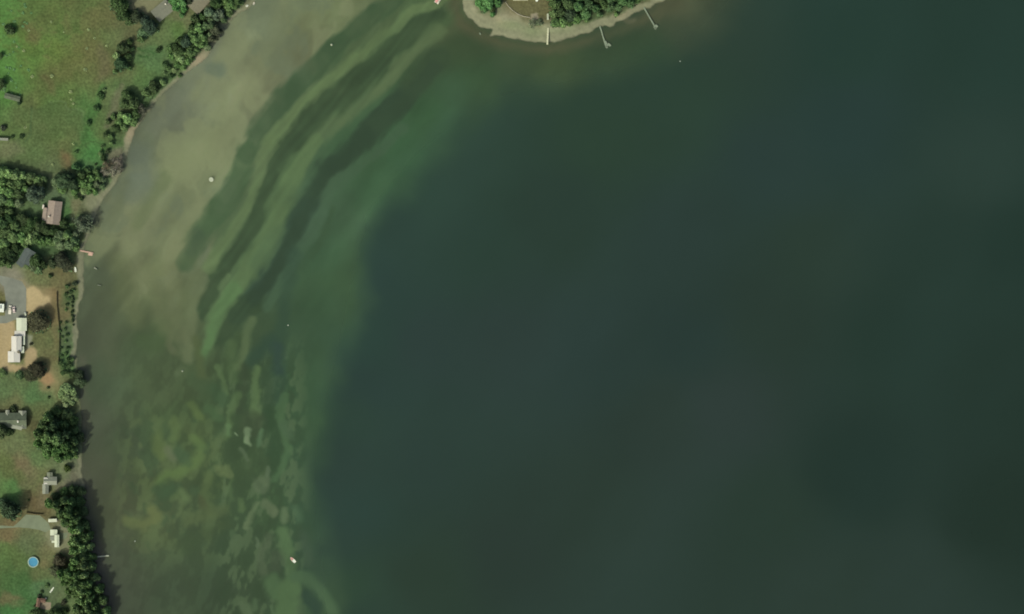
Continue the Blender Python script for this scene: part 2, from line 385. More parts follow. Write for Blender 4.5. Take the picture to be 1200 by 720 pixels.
# (points, half width, colour, strength, edge softness)
DK1 = (66, 88, 62); DK2 = (62, 80, 57); DK3 = (55, 73, 56)
LT1 = (98, 117, 80); LT2 = (91, 108, 76)
LAKE_STROKES = [
    # weedy ground under all the bars
    ([(540, -15), (480, 26), (425, 74), (372, 122), (330, 176), (300, 236), (274, 286)], 27, (78, 98, 68), .8, 4),
    ([(345, 170), (322, 240), (290, 300), (268, 345)], 20, (80, 102, 70), .7, 5),
    # weed bands between the sand bars, outermost to innermost
    ([(470, -12), (457, 4), (440, 16), (415, 38), (400, 50), (378, 70), (352, 96), (334, 114), (316, 136), (303, 158), (290, 180)], 12, DK1, .9, 4),
    ([(290, 178), (283, 200), (273, 220), (262, 238), (248, 256), (234, 274), (224, 290), (218, 306)], 12, (70, 92, 64), .9, 3.5),
    ([(232, 276), (222, 294)], 7, (70, 88, 66), .6, 3.2),
    ([(510, 12), (487, 28), (470, 44), (452, 60), (437, 72), (420, 86), (402, 102), (385, 116), (366, 132), (350, 150), (338, 166)], 13, DK2, .9, 4.2),
    ([(345, 160), (334, 172), (324, 190), (316, 210), (310, 230), (303, 248), (293, 272), (280, 292), (264, 310), (252, 326), (247, 345), (241, 366)], 8.5, DK2, .9, 3.2),
    ([(252, 318), (247, 345), (241, 368)], 8, DK2, .7, 4),
    ([(515, 70), (495, 88), (478, 108), (455, 132), (432, 156), (414, 174), (396, 190), (380, 202), (370, 220), (360, 240), (354, 262)], 13, DK3, .9, 4.2),
    ([(360, 240), (350, 262), (340, 284), (330, 305), (318, 322), (304, 338), (286, 352), (276, 370)], 12, (58, 78, 62), .9, 4.2),
    ([(300, 352), (280, 362), (270, 378), (262, 396)], 13, (58, 76, 54), .8, 4.2),
    ([(560, 50), (530, 62), (505, 78), (485, 96)], 15, (64, 82, 58), .7, 10),
    ([(470, 150), (440, 178), (415, 198), (396, 212), (382, 228), (374, 248), (364, 270), (350, 292), (337, 315), (325, 338), (312, 358)], 7, (72, 95, 72), .75, 4),
    ([(388, 246), (380, 262), (366, 300)], 3.5, (62, 84, 60), .6, 3),
    # sand bars between them
    ([(545, -20), (512, 4), (487, 14), (468, 28), (450, 42), (430, 60), (408, 78), (376, 102), (352, 124), (334, 146), (318, 168)], 7, LT1, .85, 3.2),
    ([(318, 165), (308, 185), (302, 210), (295, 232), (282, 254), (268, 276), (254, 296), (245, 316)], 7, LT1, .8, 3.2),
    ([(515, 36), (498, 50), (478, 66), (458, 88), (436, 110), (412, 130), (390, 148), (368, 168), (352, 190)], 6.5, LT2, .85, 4.2),
    ([(368, 165), (352, 190), (340, 214), (331, 238), (322, 262), (313, 282), (300, 300), (289, 316), (275, 338), (262, 356), (252, 376), (245, 400)], 9, (90, 111, 76), .9, 3.2),
    ([(328, 270), (316, 290), (300, 310)], 10, (82, 104, 74), .5, 4.2),
    ([(275, 338), (262, 356), (252, 378), (246, 402), (240, 412)], 7, (92, 122, 80), .7, 4),
    ([(264, 324), (257, 336)], 4.5, (92, 112, 78), .9, 2),
    ([(510, 80), (482, 108), (455, 136), (432, 158)], 9, (58, 76, 57), .7, 5),
    ([(432, 158), (396, 190), (378, 206), (365, 226), (356, 246), (347, 270), (337, 292), (326, 312), (312, 332), (296, 350)], 8, (54, 72, 55), .85, 4.5),
    ([(452, 72), (420, 100), (392, 122), (366, 145), (345, 166)], 8, (60, 78, 56), .6, 4),
    # open sand behind the first band, and its brown tail
    ([(232, 330), (226, 355), (223, 380), (220, 400), (218, 420)], 8, (102, 112, 82), .75, 5),
    ([(205, 330), (205, 370), (208, 395)], 9, (104, 112, 82), .6, 6),
    ([(197, 385), (199, 405), (204, 414)], 5, (102, 108, 80), .6, 3),
    ([(170, 400), (185, 405), (190, 385)], 10, (74, 92, 62), .6, 6),
    ([(228, 395), (234, 420), (236, 440)], 5, (84, 96, 64), .6, 4),
    ([(140, 240), (132, 262), (128, 285)], 5, (122, 130, 98), .5, 6),
    ([(160, 250), (155, 275), (150, 300), (168, 330)], 12, (122, 128, 96), .5, 9),
    ([(236, 240), (215, 275), (205, 300), (196, 330)], 10, (118, 124, 92), .5, 6),
    ([(192, 210), (176, 235), (160, 262)], 7, (100, 112, 80), .5, 6),
    ([(150, 215), (136, 245), (128, 262)], 6, (98, 106, 80), .5, 5),
    ([(163, 180), (168, 205), (160, 225)], 14, (104, 114, 98), .5, 8),
    ([(260, 30), (228, 85), (205, 125), (180, 150)], 9, (112, 120, 99), .6, 8),
    ([(245, 78), (258, 84)], 8, (98, 112, 94), .6, 5),
    ([(330, 10), (320, 50), (300, 80)], 9, (116, 123, 92), .4, 8),
    ([(140, 310), (150, 335), (160, 372)], 12, (98, 107, 76), .6, 9),
    ([(182, 335), (188, 365), (192, 385)], 9, (102, 110, 80), .6, 6),
    ([(118, 345), (124, 385), (132, 430)], 9, (86, 95, 72), .5, 8),
    # dark slope of the drop-off, left by weed
    ([(296, 420), (310, 410), (318, 400)], 9, (56, 78, 62), .8, 6),
    ([(345, 300), (338, 335), (330, 370), (326, 405), (327, 440), (322, 470)], 8, (56, 78, 62), .6, 6),
    ([(326, 408), (328, 435)], 6, (54, 74, 68), .6, 5),
    ([(283, 395), (268, 420), (265, 450)], 4, (66, 84, 56), .6, 3),
    ([(296, 376), (290, 392), (286, 410), (280, 430)], 4.5, (96, 112, 78), .8, 3),
    ([(272, 405), (275, 425), (274, 445)], 5, (84, 104, 70), .7, 4),
    ([(301, 432), (297, 446), (300, 462), (300, 484)], 5, (92, 114, 76), .85, 3),
    ([(286, 430), (284, 455), (282, 480)], 5, (62, 76, 56), .8, 4),
    ([(312, 440), (314, 465), (314, 490)], 6, (60, 80, 58), .7, 4),
    ([(256, 430), (263, 448), (266, 460)], 3.5, (94, 116, 78), .8, 2.5),
    ([(278, 465), (271, 480), (268, 500), (265, 512)], 4.5, (90, 112, 74), .85, 3),
    ([(277, 490), (275, 515), (272, 545), (280, 560)], 8, (62, 80, 56), .85, 5),
    ([(295, 490), (292, 505)], 12, (66, 80, 58), .7, 5),
    ([(290, 550), (300, 535), (310, 545)], 12, (66, 84, 58), .7, 5),
    ([(318, 480), (322, 510), (322, 540), (318, 560)], 7, (58, 80, 56), .85, 4),
    ([(331, 465), (327, 485), (332, 505), (336, 525), (332, 548), (322, 562)], 4.5, (78, 104, 72), .8, 3),
    ([(330, 498), (340, 512)], 5, (76, 98, 72), .7, 4),
    ([(290, 504), (289, 516)], 3.8, (118, 138, 104), .95, 2),
    ([(288, 514), (291, 520)], 2.4, (124, 142, 108), .9, 1.5),
    ([(305, 508), (303, 522)], 3.4, (90, 116, 84), .85, 2.5),
    ([(274, 508), (276, 510)], 1.2, (132, 150, 116), .9, 1),
    ([(265, 500), (264, 510)], 3, (96, 122, 84), .7, 2),
    ([(281, 527), (288, 540)], 2.6, (92, 108, 82), .8, 2),
    ([(313, 548), (311, 556)], 2.6, (98, 114, 88), .8, 2),
    ([(300, 566), (312, 562), (310, 575), (300, 566)], 4.5, (92, 106, 80), .85, 3),
    ([(255, 550), (266, 549), (268, 557), (257, 554)], 3.5, (100, 114, 76), .8, 2.5),
    ([(310, 590), (318, 600), (316, 596)], 5.5, (94, 108, 80), .85, 3),
    ([(300, 590), (297, 600), (291, 610), (287, 620)], 3, (100, 116, 84), .9, 2),
    ([(282, 588), (283, 596)], 4.5, (84, 104, 70), .8, 3),
    ([(332, 598), (333, 608)], 4.5, (92, 110, 80), .8, 3),
    ([(345, 595), (350, 610)], 4, (74, 98, 72), .6, 3),
    ([(332, 622), (336, 634), (337, 645)], 7, (84, 108, 74), .85, 4),
    ([(338, 645), (342, 660), (341, 675)], 6, (84, 108, 74), .8, 4),
    ([(316, 630), (312, 640), (306, 655), (308, 668)], 5.5, (84, 98, 74), .8, 4),
    ([(301, 632), (301, 641)], 2.2, (94, 110, 84), .8, 1.5),
    ([(271, 625), (273, 630)], 3, (78, 98, 70), .7, 2),
    ([(325, 650), (322, 665)], 7, (70, 84, 64), .7, 4),
    ([(318, 680), (324, 695), (333, 690), (345, 684)], 9, (82, 106, 74), .85, 5),
    ([(338, 690), (337, 705), (337, 730)], 13, (84, 108, 74), .85, 5),
    ([(345, 676), (360, 678), (370, 685), (380, 700), (392, 715)], 6, (76, 100, 72), .8, 4),
    ([(362, 698), (368, 708), (372, 725)], 7, (52, 72, 58), .85, 4),
    ([(287, 712), (290, 725)], 6, (88, 106, 78), .85, 3),
    ([(299, 706), (297, 716)], 3.5, (84, 104, 76), .7, 3),
    ([(319, 712), (321, 722)], 2.5, (84, 106, 76), .8, 2),
    ([(355, 625), (362, 645), (364, 660)], 5, (66, 84, 66), .6, 4),
    # yellow-green weed flats of the south-west
    ([(203, 495), (205, 505), (203, 515)], 6, (94, 112, 72), .7, 4),
    ([(182, 512), (184, 522), (190, 535)], 7, (92, 108, 68), .75, 5),
    ([(196, 530), (203, 538)], 5, (98, 108, 82), .7, 4),
    ([(225, 475), (232, 485), (235, 490)], 5, (94, 112, 70), .7, 4),
    ([(228, 515), (236, 525), (232, 540), (218, 550), (206, 556), (194, 558), (186, 564)], 5.5, (92, 112, 70), .8, 4),
    ([(214, 576), (218, 584)], 5, (92, 110, 74), .75, 4),
    ([(202, 582), (208, 580)], 4, (88, 106, 70), .6, 3),
    ([(200, 572), (186, 575)], 8, (66, 88, 62), .6, 5),
    ([(210, 530), (218, 540)], 7, (70, 92, 66), .7, 4),
    ([(245, 560), (240, 580), (246, 600)], 6, (88, 104, 68), .6, 4),
    ([(268, 575), (270, 585)], 4, (82, 102, 70), .6, 3),
    ([(238, 595), (236, 585)], 5, (76, 84, 58), .6, 4),
    ([(176, 598), (182, 604), (178, 612), (165, 615), (148, 612)], 6, (100, 110, 72), .8, 4),
    ([(220, 612), (240, 604), (262, 598)], 7, (84, 98, 66), .6, 5),
    ([(200, 460), (180, 470), (160, 440)], 8, (84, 98, 70), .5, 6),
    ([(256, 490), (246, 480)], 6, (76, 100, 68), .6, 4),
    ([(252, 455), (262, 470)], 8, (64, 88, 62), .7, 5),
    ([(212, 436), (208, 438)], 4, (92, 106, 78), .6, 3),
    ([(225, 445), (240, 455)], 7, (68, 88, 62), .5, 5),
    ([(220, 640), (260, 615)], 9, (66, 82, 56), .5, 7),
    ([(95, 420), (97, 470), (100, 500)], 5, (92, 94, 76), .5, 5),
    ([(96, 545), (102, 580)], 5, (90, 92, 76), .5, 5),
    ([(115, 640), (125, 700)], 6, (80, 82, 70), .5, 5),
    # shallows round the point
    ([(536, -10), (534, 8), (540, 25), (560, 40), (590, 52), (640, 58), (690, 48), (730, 34), (765, 18), (790, 4)], 6, (90, 92, 68), .75, 9),
    ([(735, 24), (742, 22)], 3, (110, 108, 84), .6, 3),
]
LAND_PTS = '''
0,20:80,110,60 5,80:80,114,60 12,100:78,110,60 30,10:84,104,60 50,30:84,96,58 70,40:82,102,58 60,60:88,106,58 80,80:86,96,58 110,60:90,94,60
125,80:88,90,60 120,20:92,94,62 100,10:86,96,60 60,90:86,94,58 40,50:86,108,58 30,75:84,108,58 70,110:80,100,58 60,130:78,102,58 30,130:84,102,64
45,150:88,102,64 45,190:88,106,68 60,195:98,108,76 80,185:104,98,66 78,170:92,98,62 90,160:86,100,62 70,160:80,104,60 98,135:76,102,60
105,160:72,108,62 108,180:70,112,64 105,195:76,108,66 95,175:74,106,62 120,150:84,102,64 130,130:90,100,66 140,100:84,104,64 148,90:86,104,64 135,115:92,102,68
170,75:80,112,68 180,65:80,112,68 165,85:78,106,60 150,45:96,106,70 140,40:92,102,66 210,35:84,110,60 190,45:90,106,66 165,5:116,120,86 155,5:122,122,92 215,20:110,116,80
200,60:82,108,66 220,25:98,106,72 65,225:90,106,76 80,250:78,108,62 92,245:104,110,76 110,235:116,122,92 10,245:86,106,68 25,250:88,108,70
60,290:78,100,64 25,288:84,112,72 50,325:100,102,68 65,325:100,98,66 65,345:128,112,78 65,370:108,104,70 58,400:100,102,66 60,420:104,102,68
76,345:92,100,64 78,400:88,108,72 76,420:84,112,68 82,350:84,106,66 12,332:134,132,112 4,345:104,106,66 
55,440:130,120,84 10,455:88,106,68 40,460:82,110,68 20,475:96,100,66 40,480:98,102,66 38,495:94,92,62 20,515:102,114,76 30,545:112,104,74
10,545:86,102,60 15,570:78,114,64 25,560:92,102,62 45,560:102,106,70 45,590:100,94,64 70,550:106,118,82 85,560:112,114,90 45,535:92,110,70
10,625:112,100,70 30,635:92,104,70 10,645:86,104,60 20,655:80,98,56 45,670:96,100,64 10,680:70,95,54 30,680:70,95,54
30,700:70,96,56 25,716:68,104,58 75,630:122,126,100 80,640:112,114,84 60,700:92,102,72 80,712:92,114,72 45,690:82,108,70 62,655:100,102,68
100,600:72,86,58 60,260:78,92,62 100,660:72,86,58 20,215:70,88,58 80,520:72,88,58 240,50:84,92,66 258,20:106,112,84
-100,300:84,104,64 100,-100:84,102,64 0,900:84,104,62 700,-100:80,96,60
568,5:90,100,70 610,12:102,98,68 635,10:100,96,68 660,10:78,90,60 700,8:78,92,60 740,4:88,100,68
600,30:152,148,120 590,40:146,146,118 650,42:146,146,116 555,15:146,144,116
'''
SAND = (158, 152, 124)


def parse(t):
    P, C = [], []
    for w in t.split():
        a, c = w.split(':'); P.append([float(q) for q in a.split(',')]); C.append([float(q) for q in c.split(',')])
    return np.array(P), np.array(C)


def idw(px, py, pts, power=3.2, eps=12.0):
    P, C = parse(pts) if isinstance(pts, str) else pts
    num = np.zeros(px.shape + (3,)); den = np.zeros(px.shape)
    for (x, y), c in zip(P, C):
        w = 1.0 / ((px - x) ** 2 + (py - y) ** 2 + eps * eps) ** (power / 2)
        num += w[..., None] * c; den += w
    return num / den[..., None]


def paint(img, a, col):
    return img * (1 - a[..., None]) + np.array(col, float) * a[..., None]


FOOT = [(402, 1500), (400, 760), (397, 700), (386, 640), (378, 580), (382, 520), (396, 460), (411, 400), (424, 340), (434, 290), (450, 250), (476, 215),
        (506, 182), (545, 150), (590, 122), (650, 104), (720, 92), (790, 62), (840, 24), (880, -30), (1100, -900), (4000, -900), (4000, 1500)]


def split_pts(pts):
    P, C = parse(pts); d = poly_sd(P[:, 0], P[:, 1], FOOT) > 0
    return (P[~d], C[~d]), (P[d], C[d])


def lake_base(px, py, power, eps, warp=1.0):
    shelf, deep = split_pts(LAKE_PTS)
    fd = poly_sd(px, py, FOOT) + warp * (fbm(px, py, 70, 3, 71) * 16 + fbm(px, py, 16, 3, 74) * 5)
    wd = 20 + 12 * sstep(420, 620, px)
    a = sstep(-wd, wd, fd)[..., None]
    return idw(px, py, shelf, power, eps) * (1 - a) + idw(px, py, deep, power, eps) * a


def lake_colour(px, py, sd):
    wxp = px + fbm(px, py, 60, 3, 1) * 12; wyp = py + fbm(px, py, 60, 3, 5) * 12
    south = sstep(330, 460, py)
    wsx = px + fbm(px, py, 24, 3, 21) * 4.5 + fbm(px, py, 7, 2, 61) * (.8 + 1.8 * south); wsy = py + fbm(px, py, 24, 3, 25) * 4.5 + fbm(px, py, 7, 2, 64) * (.8 + 1.8 * south)
    img = lake_base(wxp, wyp, 3.4, 20.0)
    # streaky variation that follows the bars (they run SSW-NNE)
    u = (px * 0.80 + py * 0.60); v = (-px * 0.60 + py * 0.80)
    shal = sstep(62, 108, img[..., 1] + 0)
    st = fbm(u, v / 3.0, 26, 4, 31)
    img = img * (1 + 0.17 * (shal * st)[..., None])
    cl = fbm(wxp, wyp * .7, 34, 4, 37); sand = sstep(98, 112, img[..., 1])
    img = paint(img, sand * sstep(.05, .3, cl) * .6, (126, 133, 100))
    img = paint(img, sand * sstep(.08, .3, -cl) * .5, (102, 113, 90))
    # faint ripple ridges riding on the bar field
    bz = sstep(30, 12, line_d(wxp, wyp, [(540, -15), (480, 30), (425, 80), (372, 128), (330, 186), (300, 240), (274, 290), (262, 350)]) - 8)
    rp = np.sin(2 * math.pi * (u + 16 * fbm(u, v / 3, 40, 3, 97)) / 11.0) * np.clip(.6 + 1.4 * fbm(px, py, 50, 2, 99), 0, 1)
    RIP = 1 + .03 * bz * rp
    # patchy weed flats in the south-west and between the broken bars
    p1 = fbm(wxp, wyp, 22, 4, 81); p2 = fbm(px * 1.0 + .25 * py, py * .5, 8, 3, 86)
    flats = sstep(455, 520, py) * sstep(120, 165, px) * sstep(285, 250, px) * sstep(680, 610, py)
    img = paint(img, flats * sstep(-.04, .32, p1 + .45 * p2) * .48, (94, 109, 72))
    img = paint(img, flats * sstep(.02, .28, -p1 + .35 * p2) * .6, (66, 85, 60))
    wide = sstep(380, 440, py) * sstep(110, 150, px) * sstep(300, 250, px)
    img = img * (1 + .07 * wide * sstep(-.2, .2, p2) - .035 * wide)[..., None]
    brk = sstep(370, 450, py) * sstep(245, 268, px) * sstep(372, 340, px)
    img = paint(img, brk * sstep(.02, .28, p2 + .2 * p1) * .62, (90, 108, 78))
    img = paint(img, brk * sstep(.04, .26, -p2 + .25 * p1) * .6, (60, 78, 56))
    alm = np.clip(1.0 + .55 * fbm(px, py, 38, 3, 91), .72, 1.15)
    el = fbm(u, v / 4.5, 8, 3, 94) * (5.5 - 3.0 * south)
    wsx = wsx + el * .8; wsy = wsy + el * .6
    for pts, w, col, al, soft in LAKE_STROKES:
        x0 = min(p[0] for p in pts) - w - soft - 9; x1 = max(p[0] for p in pts) + w + soft + 9
        y0 = min(p[1] for p in pts) - w - soft - 9; y1 = max(p[1] for p in pts) + w + soft + 9
        m = (px > x0) & (px < x1) & (py > y0) & (py < y1)
        if not m.any(): continue
        d = line_d(wsx[m], wsy[m], pts)
        a = np.clip(al * alm[m], 0, 1) * (1 - sstep(w - soft, w + soft, d))
        img[m] = paint(img[m], a, col)
    img = img * RIP[..., None]
    n = fbm(px, py, 26, 4, 41) + .2 * fbm(u * .9 + py * .3, v / 4.0, 13, 3, 48)
    img = img * (1 + (0.01 + 0.045 * shal)[..., None] * n[..., None])
    img = img * (1 + 0.055 * fbm(u, v / 2, 110, 4, 44)[..., None] * np.array([1.0, 0.9, 1.3]))
    return img


def land_colour(px, py, sd):
    wxp = px + fbm(px, py, 16, 4, 1) * 9; wyp = py + fbm(px, py, 16, 4, 5) * 9
    img = idw(wxp, wyp, LAND_PTS, 4.0, 7.0)
    n1 = fbm(px, py, 22, 5, 8); n2 = fbm(px, py, 6, 4, 14); n3 = fbm(px, py, 40, 4, 18)
    img = img * (1 + 0.09 * n1[..., None] + 0.07 * n2[..., None] + 0.04 * fbm(px, py, 2.6, 2, 16)[..., None])
    img = img + n3[..., None] * np.array([8, -2, 1])
    fld = sstep(150, 110, px) * sstep(200, 180, py)
    img = img * (1 - .02 * fld * (1 + 5.0 * fbm(px, py, 9, 4, 66)))[..., None]
    img = img * (1 + .05 * fld)[..., None] * (1 + np.array([.03, .02, -.04]) * fld[..., None])
    # lush weeds along the west edge of the hay field
    lush = sstep(34, 12, px + n1 * 22) * sstep(120, 100, py) * sstep(.0, .14, n2 + .06)
    img = paint(img, np.clip(lush * .75, 0, 1), (84, 122, 62))
    drys = sstep(.10, .25, n1) * sstep(125, 110, px) * sstep(120, 60, py) * sstep(18, 40, px)
    img = paint(img, drys * .45, (98, 99, 62))

    def blob(pts, w, col, al, soft):
        nonlocal img
        a = al * (1 - sstep(w - soft, w + soft, line_d(wxp, wyp, pts)))
        img = paint(img, a, col)

    def poly(pts, col, al=1.0, soft=1.2):
        nonlocal img
        xx = px + fbm(px, py, 8, 3, 51) * 2.5; yy = py + fbm(px, py, 8, 3, 54) * 2.5
        img = paint(img, al * sstep(-soft, soft, poly_sd(xx, yy, pts)), col)
    poly([(8, 185), (20, 162), (36, 152), (38, 128), (60, 120), (90, 128), (102, 140), (100, 160), (88, 178), (84, 198), (55, 205)], (80, 97, 60), .45, 1.2)
    blob([(40, 128), (36, 140), (35, 152), (28, 164)], 1.0, (66, 88, 56), .6, .8)
    blob([(58, 118), (80, 122), (97, 132), (102, 146)], 1.0, (96, 116, 76), .5, .8)
    blob([(163, 64), (172, 69)], 1.2, (52, 84, 44), .8, .8); blob([(173, 62), (182, 66)], 1.2, (52, 84, 44), .8, .8); blob([(160, 57), (171, 58)], 1.2, (56, 88, 48), .7, .8)  # dark streaks paint the shadow lying in small ruts
    blob([(86, 169), (110, 166), (124, 172)], 1.2, (64, 88, 50), .6, 1)
    blob([(103, 140), (105, 152), (100, 165)], 2.5, (62, 94, 50), .6, 2); blob([(118, 103), (114, 122), (106, 138)], 4, (70, 108, 58), .6, 3)
    blob([(82, 78)], 5, (104, 92, 62), .4, 4); blob([(35, 35), (38, 45)], 6, (100, 92, 62), .5, 5)
    blob([(55, 92), (62, 100)], 5, (98, 88, 60), .4, 4); blob([(76, 185), (80, 195)], 5, (120, 98, 70), .6, 5)
    poly([(118, 50), (126, 62), (130, 82), (122, 92), (112, 98), (118, 78), (112, 60)], (102, 98, 70), .6, 4)
    poly([(150, 0), (196, -4), (186, 8), (172, 18), (160, 14)], (128, 126, 94), .8, 3)
    poly([(142, 96), (146, 100), (140, 118), (134, 140), (128, 152), (122, 152), (128, 130), (134, 110)], (102, 104, 78), .8, 3)
    poly([(0, 164), (20, 166), (30, 178), (12, 186), (-5, 184)], (112, 114, 84), .6, 6)
    poly([(7, 336), (31, 352), (32, 372), (42, 366), (60, 356), (60, 342), (50, 336), (33, 334), (30, 328)], (150, 134, 98), .6, 6)
    poly([(32, 338), (40, 335), (47, 340), (50, 346), (59, 349), (59, 357), (46, 361), (38, 368), (33, 378), (31, 360)], (178, 160, 118), .95, 2)
    poly([(-9, 374), (18, 375), (18, 398), (12, 426), (20, 428), (28, 428), (28, 408), (34, 405), (44, 413), (44, 420), (38, 430), (32, 437), (18, 438), (8, 434), (-9, 432)], (168, 150, 112), .95, 2.5)
    poly([(28, 392), (38, 392), (39, 404), (33, 408), (29, 402)], (142, 144, 120), .9, 2)
    poly([(-9, 380), (2, 380), (4, 400), (2, 430), (-9, 430)], (164, 146, 104), .6, 3)
    poly([(46, 446), (54, 434), (60, 438), (66, 448), (56, 452)], (156, 128, 92), .85, 3)
    poly([(56, 356), (70, 340), (69, 400), (66, 410), (62, 380)], (120, 106, 74), .5, 5)
    blob([(30, 535), (36, 555), (28, 570)], 8, (110, 102, 76), .4, 6)
    blob([(5, 702), (22, 704)], 6, (114, 96, 70), .6, 4)
    blob([(3, 622), (20, 625)], 5, (108, 100, 68), .45, 4)
    blob([(52, 660), (55, 655)], 5, (116, 104, 72), .5, 5)
    poly([(56, 618), (84, 622), (88, 634), (86, 644), (70, 648), (58, 640), (52, 628)], (126, 128, 98), .8, 4)
    poly([(46, 568), (60, 578), (56, 592), (44, 596)], (118, 110, 82), .6, 4)
    poly([(60, 562), (72, 566), (82, 560), (94, 562), (94, 566), (80, 570), (66, 578)], (118, 118, 92), .8, 3)
    poly([(70, 540), (80, 538), (82, 560), (72, 560)], (118, 128, 92), .6, 3)
    poly([(84, 235), (97, 235), (86, 262), (82, 260)], (112, 110, 80), .7, 3)
    poly([(100, 230), (120, 226), (116, 244), (104, 246)], (130, 132, 102), .8, 4)
    poly([(126, 178), (146, 172), (146, 200), (134, 210), (118, 206)], (116, 110, 90), .8, 4)
    # the beach strip, its width varying along the shore
    bw = 4.2 + 1.6 * fbm(px, py, 26, 2, 33)
    bw = bw + 5.0 * np.exp(-((px - 232) ** 2 + (py - 72) ** 2) / 220.0) + 5 * np.exp(-((px - 152) ** 2 + (py - 160) ** 2) / 260.0)
    bw = bw + 4.5 * np.exp(-((px - 88) ** 2 + (py - 312) ** 2) / 300.0) + 3 * np.exp(-((px - 86) ** 2 + (py - 392) ** 2) / 120.0)
    island = px > 500
    bw = np.where(island, 10 + 2 * fbm(px, py, 26, 2, 33) + 9 * np.exp(-((px - 607) / 30.0) ** 2) - 3 * sstep(700, 740, px), bw)
    wt = 1 - sstep(bw - 2.2, bw + 2.2, sd + n2 * 2)
    wt = wt * np.where(island, 1, 1 - 0.55 * sstep(420, 440, py) * (1 - sstep(530, 540, py)) - 0.75 * sstep(575, 590, py))
    img = paint(img, wt * .95, (130, 131, 103))
    warm = np.exp(-((px - 232) ** 2 + (py - 70) ** 2) / 150.0) + np.exp(-((px - 152) ** 2 + (py - 156) ** 2) / 150.0) + np.exp(-((px - 590) ** 2 + (py - 18) ** 2) / 120.0) + .6 * np.exp(-((px - 728) ** 2 + (py - 15) ** 2) / 60.0)
    img = paint(img, np.clip(warm * wt, 0, 1) * .8, (160, 147, 118))
    grs = np.exp(-((px - 598) ** 2 / 300 + (py - 29) ** 2 / 60)) + np.exp(-((px - 624) ** 2 / 160 + (py - 37) ** 2 / 60)) + .6 * np.exp(-((px - 655) ** 2 / 300 + (py - 36) ** 2 / 20))
    img = paint(img, np.clip(grs * .6, 0, .75), (112, 124, 88))
    poly([(590, 0), (596, 7), (604, 15), (613, 19), (623, 20), (644, 20), (660, 18), (660, -60), (585, -60)], (100, 98, 66), .95, 1.0)
    poly([(622, 17), (630, 16), (631, 24), (621, 24)], (150, 142, 118), .9, 1)
    # wet sand right at the waterline
    wet = sstep(1.6, 0.2, sd)
    img = img * (1 - 0.16 * wet[..., None])
    return img


# ------------------------------------------------------------------ ground sheet: land and lake bed in one surface
def axis(segs):
    a = []
    for x0, x1, st in segs:
        a += list(np.arange(x0, x1, st))
    a.append(segs[-1][1])
    return np.array(a)


far_n = [-9000, -5000, -2500, -1300, -800, -500, -300, -180, -100, -60, -35, -20]
gx = np.concatenate([far_n, axis([(-10, 145, 1.0), (145, 480, 1.5), (480, 540, 2.5), (540, 800, 1.5), (800, 1200, 8), (1200, 1300, 25)]), [1400, 1700, 2200, 3500, 6000, 10000]])
gy = np.concatenate([far_n, axis([(-10, 60, 1.0), (60, 730, 1.4)]), [745, 770, 810, 900, 1100, 1500, 2300, 4000, 10000]])
GX, GY = np.meshgrid(gx, gy)
SD = shore_sd(GX, GY)


def deep_mix(px, py, sd):
    """how opaque the water is: 0 in the shallows, 1 over the deep"""
    m = -sd
    slope = sstep(60, 260, px - 0.0 * py)
    d = sstep(2, 60, m) * 0.45
    edge = 400 + 0.0 * py
    ex = idw_scalar(px, py)
    return np.clip(0.12 + d + ex, 0, 0.97)


def idw_scalar(px, py):
    # distance beyond the foot of the drop-off
    return 0.6 * sstep(-60, 30, poly_sd(px, py, FOOT))


LAKE = lake_colour(GX, GY, SD)
LANDC = land_colour(GX, GY, SD)
MIXW = deep_mix(GX, GY, SD)
murk_srgb = lake_base(GX, GY, 3.0, 34.0, 0.5)
SKYR = np.array([.0050, .0070, .0080])     # sky mirrored by the surface, seen from above
L_lin = np.maximum(s2l(LAKE) - SKYR, .002) / KLIT
U_lin = np.maximum(s2l(murk_srgb) - SKYR, .002) / KLIT
w = MIXW[..., None]
U_lin = .35 * U_lin + .65 * L_lin
BED = np.clip((L_lin - w * U_lin) / (1 - w) ** 2 / 0.77, 0.01, 0.6)
bq = sstep(.55, .85, w)
BED = BED * (1 - bq) + np.array([0.06, 0.07, 0.045]) * bq
U_lin = np.clip((L_lin - (1 - w) ** 2 * 0.77 * BED) / w, 0.002, 0.6)
land_lin = np.clip(s2l(LANDC) / KLIT, 0.01, 0.7)
tt = sstep(-0.8, 0.3, SD)[..., None]
ground_lin = BED * (1 - tt) + land_lin * tt
GZ = height(GX, GY, SD)
GZ = GZ + np.where((SD > 24) | (SD < 2), 0, fbm(GX, GY, 5, 2, 60) * 0.25)
# sand bars stand a little proud of the weed beds
GZ = np.where(SD < -3, np.minimum(GZ + (LAKE[..., 1] - murk_srgb[..., 1]) * 0.008, -0.08), GZ)


def sheet(name, xs, ys, Z, attrs, mat):
    ny, nx = Z.shape
    X, Y = np.meshgrid((xs - 600) * S, (360 - ys) * S)
    co = np.stack([X, Y, Z], -1).reshape(-1, 3).astype(np.float32)
    i = np.arange(ny - 1)[:, None] * nx + np.arange(nx - 1)[None, :]
    f = np.stack([i, i + nx, i + nx + 1, i + 1], -1).reshape(-1, 4).astype(np.int32)
    me = bpy.data.meshes.new(name)
    me.vertices.add(len(co)); me.vertices.foreach_set('co', co.ravel())
    me.loops.add(f.size); me.loops.foreach_set('vertex_index', f.ravel())
    me.polygons.add(len(f)); me.polygons.foreach_set('loop_start', np.arange(0, f.size, 4, dtype=np.int32))
    me.polygons.foreach_set('loop_total', np.full(len(f), 4, np.int32))
    me.update(calc_edges=True)
    for an, arr in attrs.items():
        at = me.attributes.new(an, 'FLOAT_COLOR', 'POINT')
        c4 = np.ones((len(co), 4), np.float32); c4[:, :3] = arr.reshape(-1, 3)
        at.data.foreach_set('color', c4.ravel())
    me.materials.append(mat); me.shade_smooth()
    o = bpy.data.objects.new(name, me); COL.objects.link(o)
    return o


